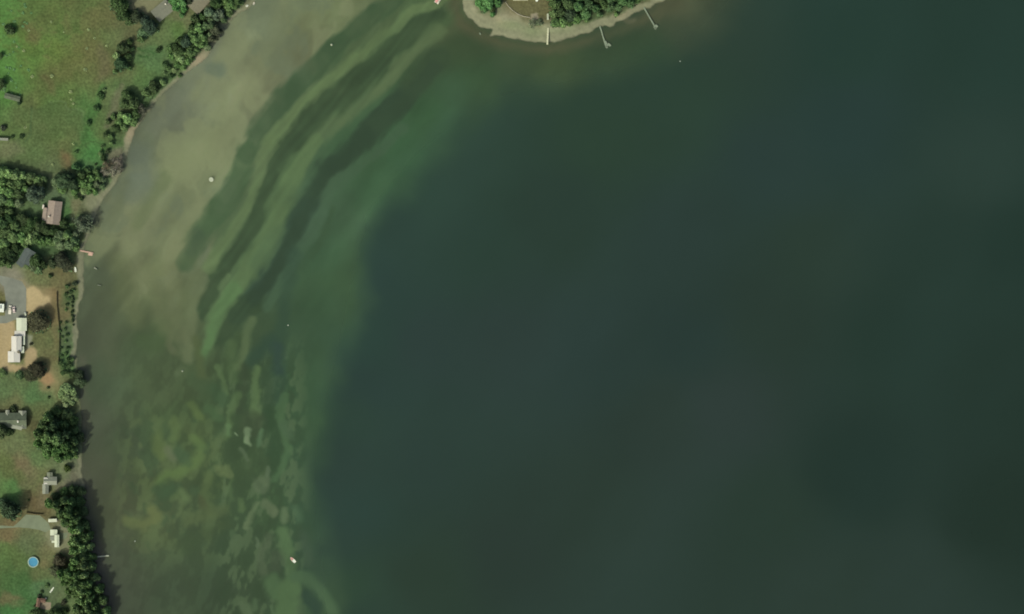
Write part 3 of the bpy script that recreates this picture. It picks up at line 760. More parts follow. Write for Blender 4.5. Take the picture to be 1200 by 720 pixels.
gm, nt, b = new_mat('soil_grass_and_sand')
at = N(nt, 'ShaderNodeAttribute', attribute_name='pigment')
tc = N(nt, 'ShaderNodeTexCoord')
n1 = N(nt, 'ShaderNodeTexNoise'); n1.inputs['Scale'].default_value = 0.55; n1.inputs['Detail'].default_value = 6
n2 = N(nt, 'ShaderNodeTexNoise'); n2.inputs['Scale'].default_value = 0.11; n2.inputs['Detail'].default_value = 4
mr = N(nt, 'ShaderNodeMapRange'); mr.inputs['From Min'].default_value = .3; mr.inputs['From Max'].default_value = .7
mr.inputs['To Min'].default_value = .74; mr.inputs['To Max'].default_value = 1.26
mr2 = N(nt, 'ShaderNodeMapRange'); mr2.inputs['From Min'].default_value = .3; mr2.inputs['From Max'].default_value = .7
mr2.inputs['To Min'].default_value = .93; mr2.inputs['To Max'].default_value = 1.07
for n_, m_ in ((n1, mr), (n2, mr2)):
    nt.links.new(tc.outputs['Object'], n_.inputs['Vector']); nt.links.new(n_.outputs['Fac'], m_.inputs['Value'])
mm = N(nt, 'ShaderNodeMath', operation='MULTIPLY'); nt.links.new(mr.outputs[0], mm.inputs[0]); nt.links.new(mr2.outputs[0], mm.inputs[1])
ag = N(nt, 'ShaderNodeAttribute', attribute_name='grain'); sg_ = N(nt, 'ShaderNodeSeparateColor'); nt.links.new(ag.outputs['Color'], sg_.inputs[0])
mg = N(nt, 'ShaderNodeMapRange'); nt.links.new(sg_.outputs[0], mg.inputs['Value']); mg.inputs['To Min'].default_value = 1.0; nt.links.new(mm.outputs[0], mg.inputs['To Max'])
vs = N(nt, 'ShaderNodeVectorMath', operation='SCALE'); nt.links.new(at.outputs['Color'], vs.inputs[0]); nt.links.new(mg.outputs[0], vs.inputs['Scale'])
nt.links.new(vs.outputs[0], b.inputs['Base Color']); b.inputs['Roughness'].default_value = 0.95; b.inputs['Specular IOR Level'].default_value = 0.1
gi = .10 + .90 * sstep(-.5, 1.5, SD) * (1 - .72 * sstep(105, 125, LANDC[..., 0]))
ground = sheet('ground', gx, gy, GZ, {'pigment': ground_lin, 'grain': np.repeat(gi[..., None], 3, -1)}, gm)
tag(ground, 'grassy shore land with sandy beach running down into the lake bed', kind='structure')

# water sheet
wm = bpy.data.materials.new('lake_water'); wm.use_nodes = True
nt = wm.node_tree; nt.nodes.clear()
out = N(nt, 'ShaderNodeOutputMaterial')
at = N(nt, 'ShaderNodeAttribute', attribute_name='silt'); aw = N(nt, 'ShaderNodeAttribute', attribute_name='turbidity')
sep = N(nt, 'ShaderNodeSeparateColor'); nt.links.new(aw.outputs['Color'], sep.inputs[0])
dif = N(nt, 'ShaderNodeBsdfDiffuse'); nt.links.new(at.outputs['Color'], dif.inputs['Color'])
tr = N(nt, 'ShaderNodeBsdfTransparent')
mx1 = N(nt, 'ShaderNodeMixShader'); nt.links.new(sep.outputs[0], mx1.inputs[0]); nt.links.new(tr.outputs[0], mx1.inputs[1]); nt.links.new(dif.outputs[0], mx1.inputs[2])
gl = N(nt, 'ShaderNodeBsdfGlossy'); gl.inputs['Roughness'].default_value = 0.12
tc = N(nt, 'ShaderNodeTexCoord'); wv = N(nt, 'ShaderNodeTexNoise'); wv.inputs['Scale'].default_value = 0.35; wv.inputs['Detail'].default_value = 4
nt.links.new(tc.outputs['Object'], wv.inputs['Vector'])
bp = N(nt, 'ShaderNodeBump'); bp.inputs['Strength'].default_value = 0.25; bp.inputs['Distance'].default_value = 0.15
nt.links.new(wv.outputs['Fac'], bp.inputs['Height']); nt.links.new(bp.outputs[0], gl.inputs['Normal'])
fr = N(nt, 'ShaderNodeFresnel'); fr.inputs['IOR'].default_value = 1.33
mx2 = N(nt, 'ShaderNodeMixShader'); nt.links.new(fr.outputs[0], mx2.inputs[0]); nt.links.new(mx1.outputs[0], mx2.inputs[1]); nt.links.new(gl.outputs[0], mx2.inputs[2])
nt.links.new(mx2.outputs[0], out.inputs['Surface'])
sx = slice(None, None, 1)
ix = np.r_[0:12, np.arange(12, len(gx) - 6, 2), len(gx) - 6:len(gx)]
iy = np.r_[0:12, np.arange(12, len(gy) - 9, 2), len(gy) - 9:len(gy)]
sub = np.ix_(iy, ix)
tur = np.repeat(MIXW[sub][..., None], 3, -1)
water = sheet('water', gx[ix], gy[iy], np.zeros(tur.shape[:2]), {'silt': U_lin[sub], 'turbidity': tur}, wm)
tag(water, 'calm lake water, sandy green in the shallows and dark over the deep', kind='structure')


def pad(name, pts, z, mat, label):
    """paved sheet laid on the level ground"""
    mb = MB(); p = [(wx(x), wy(y)) for x, y in pts]
    a = sum(p[i][0] * p[(i + 1) % len(p)][1] - p[(i + 1) % len(p)][0] * p[i][1] for i in range(len(p)))
    if a < 0: p = p[::-1]
    o = mb.prism(p, z - 0.05, z).build(name, mat)
    tag(o, label, kind='structure')
    return o


G = 2.04   # level of the built-up ground
pad('driveway', [(-30, 318), (0, 323), (14, 326), (26, 330), (31, 338), (31, 372), (17, 375), (8, 379), (-30, 380), (-30, 372), (6, 370), (7, 352), (5, 336), (0, 332), (-30, 328)], G + 0.02, M['asphalt'], 'grey asphalt driveway leading to the white roofed house')
pad('parking_pad', [(16, 617), (22, 612), (31, 603), (47, 604), (57, 613), (60, 620), (54, 624), (46, 621), (34, 619), (22, 618), (-30, 621), (-30, 616), (4, 616)], G + 0.02, M['concrete'], 'pale parking area above the pool lawn')
pad('patio', [(48, 705), (60, 706), (60, 713), (57, 715), (48, 713), (44, 712)], G + 0.05, M['patio'], 'tan patio beside the reddish brown cabin')
pad('terrace', [(71, 625), (80, 624), (79, 629), (76, 632), (71, 631)], G + 0.05, M['concrete'], 'grey green terrace east of the white lakeside cottage')


# ------------------------------------------------------------------ trees
def crown_mesh(name, nlobes, nleaf, leaf, height_r, spread, seed, droop=0.0, core=0.78, sparse=False):
    """crown of unit-ish radius 5 m, thousands of leaf clumps over uneven lobes"""
    r = np.random.default_rng(seed)
    R = 5.0
    lobes = [(r.uniform(-.8, .8), r.uniform(-.8, .8), R * height_r * .92, R * 0.54)]
    for i in range(nlobes):
        a = 2 * math.pi * (i / nlobes) + r.uniform(-.35, .35)
        d = R * spread * r.uniform(0.7, 1.25)
        rad = R * r.uniform(0.17, 0.40) * (1.25 if nlobes < 10 else 1.0)
        d *= r.uniform(.55, 1.0) if i % 2 else 1.0
        z = R * height_r * r.uniform(0.45, 0.95) - d * droop
        lobes.append((d * math.cos(a), d * math.sin(a), z, rad))
    for i in range(nlobes // 2):
        a = r.uniform(0, 6.28); d = R * r.uniform(.1, .6)
        lobes.append((d * math.cos(a), d * math.sin(a), R * height_r * r.uniform(1.0, 1.32), R * r.uniform(.16, .30)))
    vol = np.array([l[3] ** 2 for l in lobes]); pick = r.choice(len(lobes), nleaf, p=vol / vol.sum())
    lo = np.array(lobes)[pick]
    d = r.normal(size=(nleaf, 3)); d[:, 2] += 0.35; d /= np.linalg.norm(d, axis=1)[:, None]
    rr = lo[:, 3] * (r.uniform(0.72, 1.2, nleaf) if not sparse else r.uniform(0.3, 1.1, nleaf))
    c = lo[:, :3] + d * rr[:, None] * np.array([1, 1, .85])
    nrm = d + r.normal(size=(nleaf, 3)) * 0.8; nrm /= np.linalg.norm(nrm, axis=1)[:, None]
    t = np.cross(nrm, r.normal(size=(nleaf, 3))); t /= np.linalg.norm(t, axis=1)[:, None]
    u = np.cross(nrm, t)
    s = leaf * r.uniform(0.6, 1.35, nleaf)[:, None]
    q = np.stack([c - t * s - u * s * .7, c + t * s * .9 - u * s * .5, c + t * s + u * s * .8, c - t * s * .7 + u * s * .6], 1).reshape(-1, 3)
    faces = np.arange(nleaf * 4).reshape(-1, 4).tolist()
    verts = q.tolist()
    if core > 0:
        for (x, y, z, rad) in lobes:
            b0 = len(verts); seg = 8; rings = 5
            for k in range(rings):
                th = math.pi * (k + .5) / rings
                for j in range(seg):
                    ph = 2 * math.pi * j / seg
                    f_ = rad * core * r.uniform(.85, 1.1)
                    verts.append((x + f_ * math.sin(th) * math.cos(ph), y + f_ * math.sin(th) * math.sin(ph), z + f_ * .85 * math.cos(th)))
            for k in range(rings - 1):
                for j in range(seg):
                    j2 = (j + 1) % seg
                    faces.append((b0 + k * seg + j, b0 + (k + 1) * seg + j, b0 + (k + 1) * seg + j2, b0 + k * seg + j2))
            faces.append(tuple(b0 + j for j in range(seg)))
            faces.append(tuple(b0 + (rings - 1) * seg + j for j in reversed(range(seg))))
    me = bpy.data.meshes.new(name); me.from_pydata(verts, [], faces); me.materials.append(foliage); me.update()
    return me


def trunk_mesh(name, seed, hr):
    r = random.Random(seed); mb = MB(); top = 5 * hr
    pts = [(0, 0, -0.3), (.1, .05, top * .35), (r.uniform(-.3, .3), r.uniform(-.3, .3), top * .7), (r.uniform(-.5, .5), r.uniform(-.5, .5), top * 1.05)]
    rad = [.34, .25, .17, .06]
    for i in range(3): mb.cyl(pts[i], pts[i + 1], rad[i], rad[i + 1], 7)
    for i in range(6):
        a = i * 1.05 + r.uniform(-.3, .3); z0 = top * r.uniform(.35, .75)
        mb.cyl((0, 0, z0), (math.cos(a) * r.uniform(2, 3.3), math.sin(a) * r.uniform(2, 3.3), z0 + top * r.uniform(.15, .35)), .12, .03, 5)
    me = bpy.data.meshes.new(name); me.from_pydata(mb.v, [], mb.f); me.materials.append(bark); me.update()
    return me


BIG = [crown_mesh('crown', 16 + i % 4, 6200, .29, 1.35, .66, 100 + i) for i in range(5)]       # large broadleaf
SML = [crown_mesh('crown', 10 + i % 4, 3200, .40, 1.25, .62, 200 + i) for i in range(4)]       # small broadleaf
SPR = [crown_mesh('crown', 8, 1500, .22, 1.3, .62, 300 + i, core=0, sparse=True) for i in range(2)]   # half bare
DNS = [crown_mesh('crown', 9, 5200, .25, 1.4, .56, 400 + i, droop=.15) for i in range(3)]     # dense and dark
SHR = [crown_mesh('foliage', 5, 700, .55, .55, .55, 500 + i) for i in range(4)]               # shrub
TRK = [trunk_mesh('trunk', 600 + i, 1.35) for i in range(3)]

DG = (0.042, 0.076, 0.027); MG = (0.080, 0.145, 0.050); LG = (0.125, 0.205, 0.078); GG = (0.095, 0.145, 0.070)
VG = (0.085, 0.200, 0.065); BR = (0.050, 0.050, 0.026); TL = (0.038, 0.068, 0.042); PB = (0.16, 0.15, 0.12); PG = (0.17, 0.24, 0.11)
ti = [0]


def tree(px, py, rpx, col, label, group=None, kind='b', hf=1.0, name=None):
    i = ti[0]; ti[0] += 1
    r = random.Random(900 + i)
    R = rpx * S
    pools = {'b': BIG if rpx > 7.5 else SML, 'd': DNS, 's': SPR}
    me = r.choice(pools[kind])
    if name is None: name = {'b': 'broadleaf_tree', 'd': 'dark_or_shaded_tree', 's': 'bare_branched_tree'}[kind]
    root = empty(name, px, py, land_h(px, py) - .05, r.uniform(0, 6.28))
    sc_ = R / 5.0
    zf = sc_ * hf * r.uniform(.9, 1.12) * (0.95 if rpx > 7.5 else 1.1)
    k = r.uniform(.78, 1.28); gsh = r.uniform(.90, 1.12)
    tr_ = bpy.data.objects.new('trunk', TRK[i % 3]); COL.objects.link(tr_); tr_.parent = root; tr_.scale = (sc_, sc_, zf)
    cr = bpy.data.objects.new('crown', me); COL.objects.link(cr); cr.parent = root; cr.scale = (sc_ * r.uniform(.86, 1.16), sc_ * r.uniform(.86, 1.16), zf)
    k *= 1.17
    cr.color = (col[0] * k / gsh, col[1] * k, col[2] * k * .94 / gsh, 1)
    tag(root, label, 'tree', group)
    return root


def shrub(px, py, rpx, col, label, group=None, sx=1.0, rot=None, hf=1.0):
    i = ti[0]; ti[0] += 1
    r = random.Random(4000 + i)
    o = bpy.data.objects.new('shrub', r.choice(SHR)); COL.objects.link(o)
    o.location = (wx(px), wy(py), land_h(px, py) - .05)
    s = rpx * S / 4.9; k = r.uniform(.88, 1.14)
    o.scale = (s * sx, s, s * hf * r.uniform(.9, 1.15)); o.rotation_euler = (0, 0, r.uniform(0, 6.28) if rot is None else rot)
    o.color = (col[0] * k, col[1] * k, col[2] * k, 1)
    tag(o, label, 'shrub', group)
    return o


ORD = ['first', 'second', 'third', 'fourth', 'fifth', 'sixth', 'seventh', 'eighth', 'ninth', 'tenth', 'eleventh', 'twelfth', 'thirteenth', 'fourteenth', 'fifteenth',
       'sixteenth', 'seventeenth', 'eighteenth', 'nineteenth', 'twentieth', 'twenty first', 'twenty second', 'twenty third', 'twenty fourth', 'twenty fifth', 'twenty sixth', 'twenty seventh', 'twenty eighth']


def relabel(rows, place):
    """rows of (px, py, object, lead word): each label says how it looks and where in its wood it stands"""
    ins = [r_ for r_ in rows if 0 <= r_[0] <= 1200 and 0 <= r_[1] <= 720]; outs = [r_ for r_ in rows if r_ not in ins]
    for L_, tail in ((ins, ''), (outs, ' at frame edge')):
        if not L_: continue
        ax = 0 if max(q[0] for q in L_) - min(q[0] for q in L_) > max(q[1] for q in L_) - min(q[1] for q in L_) else 1
        L_.sort(key=lambda q: q[ax])
        for k, (x, y, o, lead) in enumerate(L_):
            side = ('left', 'top')[ax]; far = ('right', 'bottom')[ax]
            if len(L_) == 1: w_ = 'the one cut by the frame' if tail else 'the only one'
            elif k == 0: w_ = side + 'most one'
            elif k == len(L_) - 1: w_ = far + 'most one'
            elif k < len(L_) / 2: w_ = ORD[k] + ' from the ' + side
            else: w_ = ORD[len(L_) - 1 - k] + ' from the ' + far
            t_ = tail if len(L_) > 1 else ''
            o['label'] = f'{lead} {place}, {w_}{t_}'


def belt(items, col, label, group, kind='b', hf=1.0):
    rows = []
    place = label[label.index(' tree ') + 6:]
    for it in items:
        c = it[3] if len(it) > 3 else col
        o = tree(it[0], it[1], it[2], c, label, group, kind, hf)
        tone = 'dark' if c[1] < .09 else ('pale' if c[1] > .17 else 'green')
        if kind == 's': tone = 'bare'
        size = 'broad ' if it[2] >= 8.5 else ('small ' if it[2] <= 5.5 else '')
        rows.append((it[0], it[1], o, size + tone + ' tree'))
    relabel(rows, place)


# ------------------------------------------------------------------ building helpers
def block(root, cx, cy, w, l, eave, ridge, wmat, rmat, over=0.45, rot=0.0, windows=True, door=False, base=0.0, chimney=None, courses=True):
    """one gabled (or flat, when ridge<=0) wing; ridge along local y before rot; metres"""
    c, s = math.cos(rot), math.sin(rot)

    def T(x, y, z): return (cx + x * c - y * s, cy + x * s + y * c, z)
    hw, hl = w / 2, l / 2
    mb = MB()
    if ridge > 0:
        v = [T(-hw, -hl, base), T(hw, -hl, base), T(hw, -hl, eave), T(0, -hl, eave + ridge), T(-hw, -hl, eave)]
        v2 = [T(-hw, hl, base), T(hw, hl, base), T(hw, hl, eave), T(0, hl, eave + ridge), T(-hw, hl, eave)]
        b0 = 0; mb.v += v + v2
        mb.f += [(0, 1, 2, 3, 4), (9, 8, 7, 6, 5), (0, 5, 6, 1), (1, 6, 7, 2), (0, 4, 9, 5)]
    else:
        mb.box(cx, cy, (eave + base) / 2, w, l, eave - base, rot)
    wall = mb.build('wall', wmat, root)
    rb = MB(); th = 0.16
    if ridge > 0:
        sl = ridge / hw; ow = hw + over; ol = hl + over
        n = 5 if courses else 1
        for sg in (-1, 1):
            for k in range(n):           # shingle courses overlap slightly
                a0 = ow * k / n; a1 = ow * (k + 1) / n + (0.05 if k < n - 1 else 0)
                z0 = eave + ridge - a0 * sl + 0.04 + (0.0 if k == 0 else 0.0); z1 = eave + ridge - a1 * sl + 0.09
                t = [T(sg * a0, -ol, z0), T(sg * a0, ol, z0), T(sg * a1, ol, z1), T(sg * a1, -ol, z1)]
                u = [(p[0], p[1], p[2] - th) for p in t]
                b0 = len(rb.v); rb.v += t + u
                rb.f += [(b0, b0 + 1, b0 + 2, b0 + 3), (b0 + 7, b0 + 6, b0 + 5, b0 + 4)] + [(b0 + i, b0 + 4 + i, b0 + 4 + (i + 1) % 4, b0 + (i + 1) % 4) for i in range(4)]
        rb.box(*T(0, 0, eave + ridge + 0.09), 0.4, 2 * ol, 0.08, rot)
    else:
        rb.box(cx, cy, eave + 0.1, w + 2 * over, l + 2 * over, 0.2, rot)
        for sg in (-1, 1):
            x, y, z = T(sg * (hw + over - .07), 0, eave + 0.24); rb.box(x, y, z, .14, l + 2 * over, .1, rot)
            x, y, z = T(0, sg * (hl + over - .07), eave + 0.24); rb.box(x, y, z, w + 2 * over - .3, .14, .1, rot)
    roof = rb.build('roof', rmat, root)
    if chimney:
        x, y, z = T(chimney[0], chimney[1], eave + ridge * .7)
        cm = MB().box(x, y, z + .5, .8, .8, 2.0, rot); cm.box(x, y, z + 1.56, .95, .95, .14, rot)
        cm.build('chimney', M['cream'], roof)
    if windows:
        n = max(1, int(l / 3.5))
        for sg in (-1, 1):
            for k in range(n):
                y0 = -hl + l * (k + .5) / n
                x, y, z = T(sg * (hw + .02), y0, base + (eave - base) * .58)
                fr_ = MB().box(x, y, z, .08, 1.3, 1.15, rot).build('window', M['white'], wall)
                x, y, z = T(sg * (hw + .05), y0, base + (eave - base) * .58)
                MB().box(x, y, z, .06, 1.1, .95, rot).build('pane', M['glass'], fr_)
    if door:
        x, y, z = T(0, -hl - .03, base + 1.05)
        dr = MB().box(x, y, z, 1.0, .08, 2.1, rot).build('door', M['wall_brown'], wall)
        x, y, z = T(.35, -hl - .11, base + 1.0)
        MB().box(x, y, z, .06, .08, .12, rot).build('handle', M['metal'], dr)
    return roof


def house(px, py, label, cat='house', name='house', rot=0.0, z=None):
    r = empty(name, px, py, G - .04 if z is None else z, rot)
    tag(r, label, cat)
    return r


def loc(root_px, root_py, px, py):
    """picture offset from a house centre to metres"""
    return (px - root_px) * S, (root_py - py) * S


# H1 pinkish brown house in the northern trees
h = house(62, 250, 'pinkish brown shingled house among the trees by the round grey tree on the shore', rot=math.radians(-7))
block(h, 1.2, 0.4, 9.0, 15.5, 3.0, 1.7, M['wall_cream'], M['roof_pink'], door=True, chimney=(-3.2, -3.2))
block(h, -4.2, -1.5, 4.2, 8.5, 2.7, 0.9, M['wall_cream'], M['roof_pink'])
MB().box(-7.0, 3.6, 1.2, 1.2, 2.8, 2.4).build('porch', M['cream'], h)
# H2 dark slate roof
h = house(33, 301, 'dark slate grey roofed house under the trees north of the asphalt drive', rot=math.radians(-38))
block(h, 0, 0, 8.2, 9.8, 3.2, 1.5, M['wall_grey'], M['roof_slate'], door=True, rot=math.radians(8))
block(h, -1.0, -6.0, 4.6, 4.4, 2.7, 0.8, M['wall_grey'], M['roof_slate'])
# H3 long white house
h = house(21, 400, 'long off white house with an L shaped pale walkway roof beside the sandy yard')
block(h, *loc(21, 400, 26, 380.3), 6.8, 8.6, 2.9, 0.5, M['wall_cream'], M['roof_green_white'], over=.25)
block(h, *loc(21, 400, 23.9, 391), 7.2, 3.2, 2.5, 0, M['wall_cream'], M['roof_white'], over=.2, windows=False)
block(h, *loc(21, 400, 28.5, 399), 1.3, 6.2, 2.3, 0, M['wall_cream'], M['roof_green_white'], over=.15, windows=False)
block(h, *loc(21, 400, 20.2, 403.2), 6.6, 10.4, 4.3, 0.9, M['wall_cream'], M['roof_white'], over=.25, door=False)
block(h, *loc(21, 400, 17.2, 418.2), 8.0, 7.2, 4.0, 0.8, M['wall_cream'], M['roof_white'], over=.25, door=True)
block(h, *loc(21, 400, 27.2, 410), 1.9, 4.4, 3.0, 0, M['wall_cream'], M['roof_green_white'], over=.1, windows=False)
x, y = loc(21, 400, 23, 412.5); MB().lathe([(1.15, 4.0), (1.15, 5.1), (.9, 5.3)], 12, x, y).build('vent', M['post'], h)
# H4 white shed at the left edge
h = house(0, 361, 'small white roofed shed at the left edge beside the asphalt drive', 'shed', 'shed')
block(h, -1.0, 0, 8.0, 5.4, 2.6, 0.35, M['wall_cream'], M['white'], over=.2, door=True, rot=math.radians(-3))
x, y = loc(0, 361, 1.6, 360); MB().box(x, y, 3.2, .35, 2.4, .3).build('roof_vent', M['dark'], h)
# H5 grey green house with lighter wings
h = house(15, 492, 'grey green shingled house with pale wings and dormers on the middle lawn')
block(h, *loc(15, 492, 12, 492.5), 9.6, 23.0, 3.4, 2.3, M['wall_grey'], M['roof_moss'], rot=math.radians(90), chimney=(-.6, -6.0))
block(h, *loc(15, 492, 27.0, 492), 4.6, 11.8, 3.0, 1.2, M['wall_grey'], M['roof_pale'], door=True)
block(h, *loc(15, 492, 20.5, 499.0), 4.0, 6.8, 3.3, 0.8, M['wall_grey'], M['roof_pale'], rot=math.radians(78))
block(h, *loc(15, 492, 5.0, 499.0), 3.4, 5.0, 3.3, 0.8, M['wall_grey'], M['roof_pale'])
block(h, *loc(15, 492, 9.5, 484.8), 1.8, 4.2, 3.6, 0.5, M['wall_grey'], M['roof_pale'])
MB().box(*loc(15, 492, 22, 494.6), 6.0, .9, .9, .8).build('skylight', M['white'], h)
# H6 small grey cottage by the shore trees
h = house(58, 565, 'small stepped grey roofed cottage at the foot of the big lakeside tree')
block(h, *loc(58, 565, 59.8, 563.5), 5.2, 8.6, 3.2, 1.2, M['wall_grey'], M['roof_pale'], rot=math.radians(90), over=.3)
block(h, *loc(58, 565, 59.0, 557.0), 3.6, 3.8, 2.8, 0.6, M['wall_grey'], M['roof_grey'], over=.2)
block(h, *loc(58, 565, 54.0, 573.0), 3.9, 6.4, 2.9, 0.9, M['wall_grey'], M['roof_pale'], over=.25, door=True)
block(h, *loc(58, 565, 54.2, 563.5), 2.6, 4.6, 3.6, 0.0, M['wall_grey'], M['roof_white'], over=.05, windows=False)
# H7 white cottage with crossing wings
h = house(66, 628, 'white roofed lakeside cottage with crossing wings above the pool lawn')
block(h, *loc(66, 628, 63.6, 624.0), 4.6, 3.8, 2.9, 0.3, M['wall_cream'], M['roof_green_white'], over=.2)
block(h, *loc(66, 628, 67.4, 633.8), 3.0, 8.4, 3.6, 0.4, M['wall_cream'], M['roof_green_white'], over=.15, door=True)
block(h, *loc(66, 628, 62.3, 630.8), 3.2, 2.6, 2.5, 0.0, M['wall_cream'], M['roof_pale'], over=.15, windows=False)
block(h, *loc(66, 628, 63.3, 634.8), 2.4, 1.3, 2.3, 0.0, M['wall_cream'], M['roof_green_white'], over=.1, windows=False)
# H8 reddish cabin at the bottom
h = house(45.5, 706, 'small reddish brown cabin beside the tan patio near the bottom edge', 'cabin', 'cabin')
block(h, 0, 0, 2.3, 5.8, 2.5, 0.6, M['wall_brown'], M['roof_brown'], over=.25, door=True, rot=math.radians(-8))
block(h, 3.4, 1.4, 2.6, 3.0, 2.2, 0.5, M['wall_brown'], M['roof_brown'], over=.2, rot=math.radians(80), windows=False)
# top: two houses cut by the frame
h = house(191, 13, 'low grey roofed house between dark trees at the top edge', rot=math.radians(40))
block(h, 0, 0, 9.0, 13.0, 3.0, 0.9, M['wall_cream'], surf('dusty_grey_roofing', alb(118, 120, 100), 0.9, 0.08, 0.5), door=True, rot=math.radians(-90), chimney=(-2, 4.5))
h = house(234, 4, 'brownish roofed house at the top edge beside the dark shore tree', rot=math.radians(48))
block(h, 0, 0, 9.0, 13.0, 3.2, 1.0, M['wall_brown'], surf('dusty_brown_roofing', alb(122, 118, 94), 0.9, 0.08, 0.5), door=True, rot=math.radians(-90))
# point house (only the south edge is in view)
h = house(610, -6, 'pale roofed house on the wooded point at the top edge')
block(h, 0, 0, 9.5, 8.0, 3.0, 1.4, M['wall_cream'], surf('sandy_roofing', alb(178, 174, 140), 0.9, 0.08, 0.5), door=True)
block(h, 9.0, 1.5, 5.0, 7.0, 3.0, 1.0, M['wall_cream'], M['roof_pale'])
# sheds in the hay field at the left
h = house(15, 114.5, 'narrow mossy roofed shed on the hay field edge', 'shed', 'shed', rot=math.radians(-15))
block(h, 0, 0, 3.4, 10.8, 2.3, 0.5, M['wall_grey'], M['roof_moss'], over=.2, rot=math.radians(90), door=True)
h = house(2, 163.5, 'low pale walled lean to at the left edge of the hay field', 'shed', 'shed', rot=math.radians(-3))
block(h, 0, 0, 1.6, 9.5, 2.0, 0.0, M['wall_cream'], M['roof_pale'], over=.15, rot=math.radians(90), windows=False)


# ------------------------------------------------------------------ pool
p = empty('swimming_pool', 39.3, 658.7, G - .04)
tag(p, 'round blue above ground swimming pool on the green lawn', 'swimming pool')
PR = 3.55
MB().lathe([(PR, 0), (PR, 1.25), (PR - .08, 1.25), (PR - .08, 0.05)], 32).build('pool_wall', M['pool_wall'], p)
rim = MB()
for i in range(32):
    a0, a1 = 2 * math.pi * i / 32, 2 * math.pi * (i + 1) / 32
    for (ra, rb_) in ((PR - .35, PR + .3),):
        pts = [(ra * math.cos(a0), ra * math.sin(a0)), (rb_ * math.cos(a0), rb_ * math.sin(a0)), (rb_ * math.cos(a1), rb_ * math.sin(a1)), (ra * math.cos(a1), ra * math.sin(a1))]
        rim.prism(pts, 1.25, 1.33)
rim.build('rim', M['pool_wall'], p)
MB().lathe([(PR - .1, .9), (PR - .1, 1.05)], 32).build('water_surface', M['pool_water'], p)
lad = MB()
for sg in (-.3, .3):
    lad.cyl((-2.9, -2.6 + sg, 0), (-2.55, -2.2 + sg, 1.9), .04, .04, 6)
for k in range(4): lad.cyl((-2.85 + .08 * k, -2.85 + .09 * k, .3 + .4 * k), (-2.85 + .08 * k, -2.2 + .09 * k, .3 + .4 * k), .03, .03, 6)
lad.build('ladder', M['white'], p)
for k in range(10):
    a = 2 * math.pi * k / 10
    o = MB().box((PR + .1) * math.cos(a), (PR + .1) * math.sin(a), .63, .14, .14, 1.25, a).build('upright', M['white'], p)


# ------------------------------------------------------------------ docks
def dock(px0, py0, px1, py1, width, mat, label, zt=0.55, head=None, extra=None):
    """plank pier from the shore point to the lake point; head=(w,l) platform at the end"""
    x0, y0, x1, y1 = wx(px0), wy(py0), wx(px1), wy(py1)
    L_ = math.hypot(x1 - x0, y1 - y0); a = math.atan2(y1 - y0, x1 - x0)
    r = empty('dock', px0, py0, 0.0, a)
    tag(r, label, 'dock')
    pl = MB(); n = int(L_ / 0.32)
    jr = random.Random(int(px0))
    for k in range(n):
        pl.box((k + .5) * L_ / n, jr.uniform(-.02, .02), zt + jr.uniform(-.008, .008), L_ / n - .03, width, .05)
    d = pl.build('deck_planks', mat, r); d['kind'] = 'stuff'
    st = MB()
    for sg in (-1, 1): st.box(L_ / 2, sg * (width / 2 - .12), zt - .11, L_, .08, .15)
    st.build('stringer', M['post'], r)
    m = max(2, int(L_ / 3))
    src = None
    for k in range(m + 1):
        for sg in (-1, 1):
            if src is None:
                src = MB().cyl((0, 0, -1.2), (0, 0, zt + .3), .07, .07, 6).build('post', M['post'], r); o = src
            else: o = child_copy(src, r)
            o.location = (.15 + (L_ - .3) * k / m, sg * (width / 2 + .05), 0)
    if head:
        for (hx, hy, hw_, hl_, hr) in head:
            hp = MB(); n = int(hl_ / .32)
            for k in range(n):
                t = (-.5 + (k + .5) / n) * hl_
                cx_, cy_ = L_ + hx - t * math.sin(hr), hy + t * math.cos(hr)
                hp.box(cx_, cy_, zt + .06, hw_, hl_ / n - .03, .05, hr)
            hp.box(L_ + hx, hy, zt - .06, hw_ * .96, hl_ * .96, .14, hr)
            o = hp.build('platform', mat, r); o['kind'] = 'stuff'
    return r


dock(93.5, 293.8, 109.3, 297.0, 1.0, M['plank_pink'], 'reddish plank dock below the pinkish brown house with a pale end platform', head=[(-1.8, -1.1, 3.0, 1.9, 0)])
dock(112, 652.9, 127.8, 651.3, .95, M['plank_pale'], 'short bleached plank dock reaching out from the shaded southern shore')
dock(642.3, 33, 641.3, 52.6, 1.15, M['plank_cream'], 'pale yellow plank dock running straight down the beach on the wooded point', zt=2.05)
dock(703, 31, 710.4, 55.8, 1.0, M['plank_grey'], 'grey plank dock on the point with a broken triangular end platform', head=[(-1.3, 1.5, 1.4, 3.2, .45), (-.6, 2.9, 1.3, 1.6, .5), (-3.2, .9, 2.6, 1.0, .1), (-.2, 0.4, 1.8, 1.4, 0)])
dock(754.5, 9, 768.3, 33, 1.0, M['plank_grey'], 'rightmost grey plank dock on the point with a small T shaped end', head=[(-.7, .5, 2.0, 3.0, .25), (.2, -.3, 1.4, 1.4, .3)])


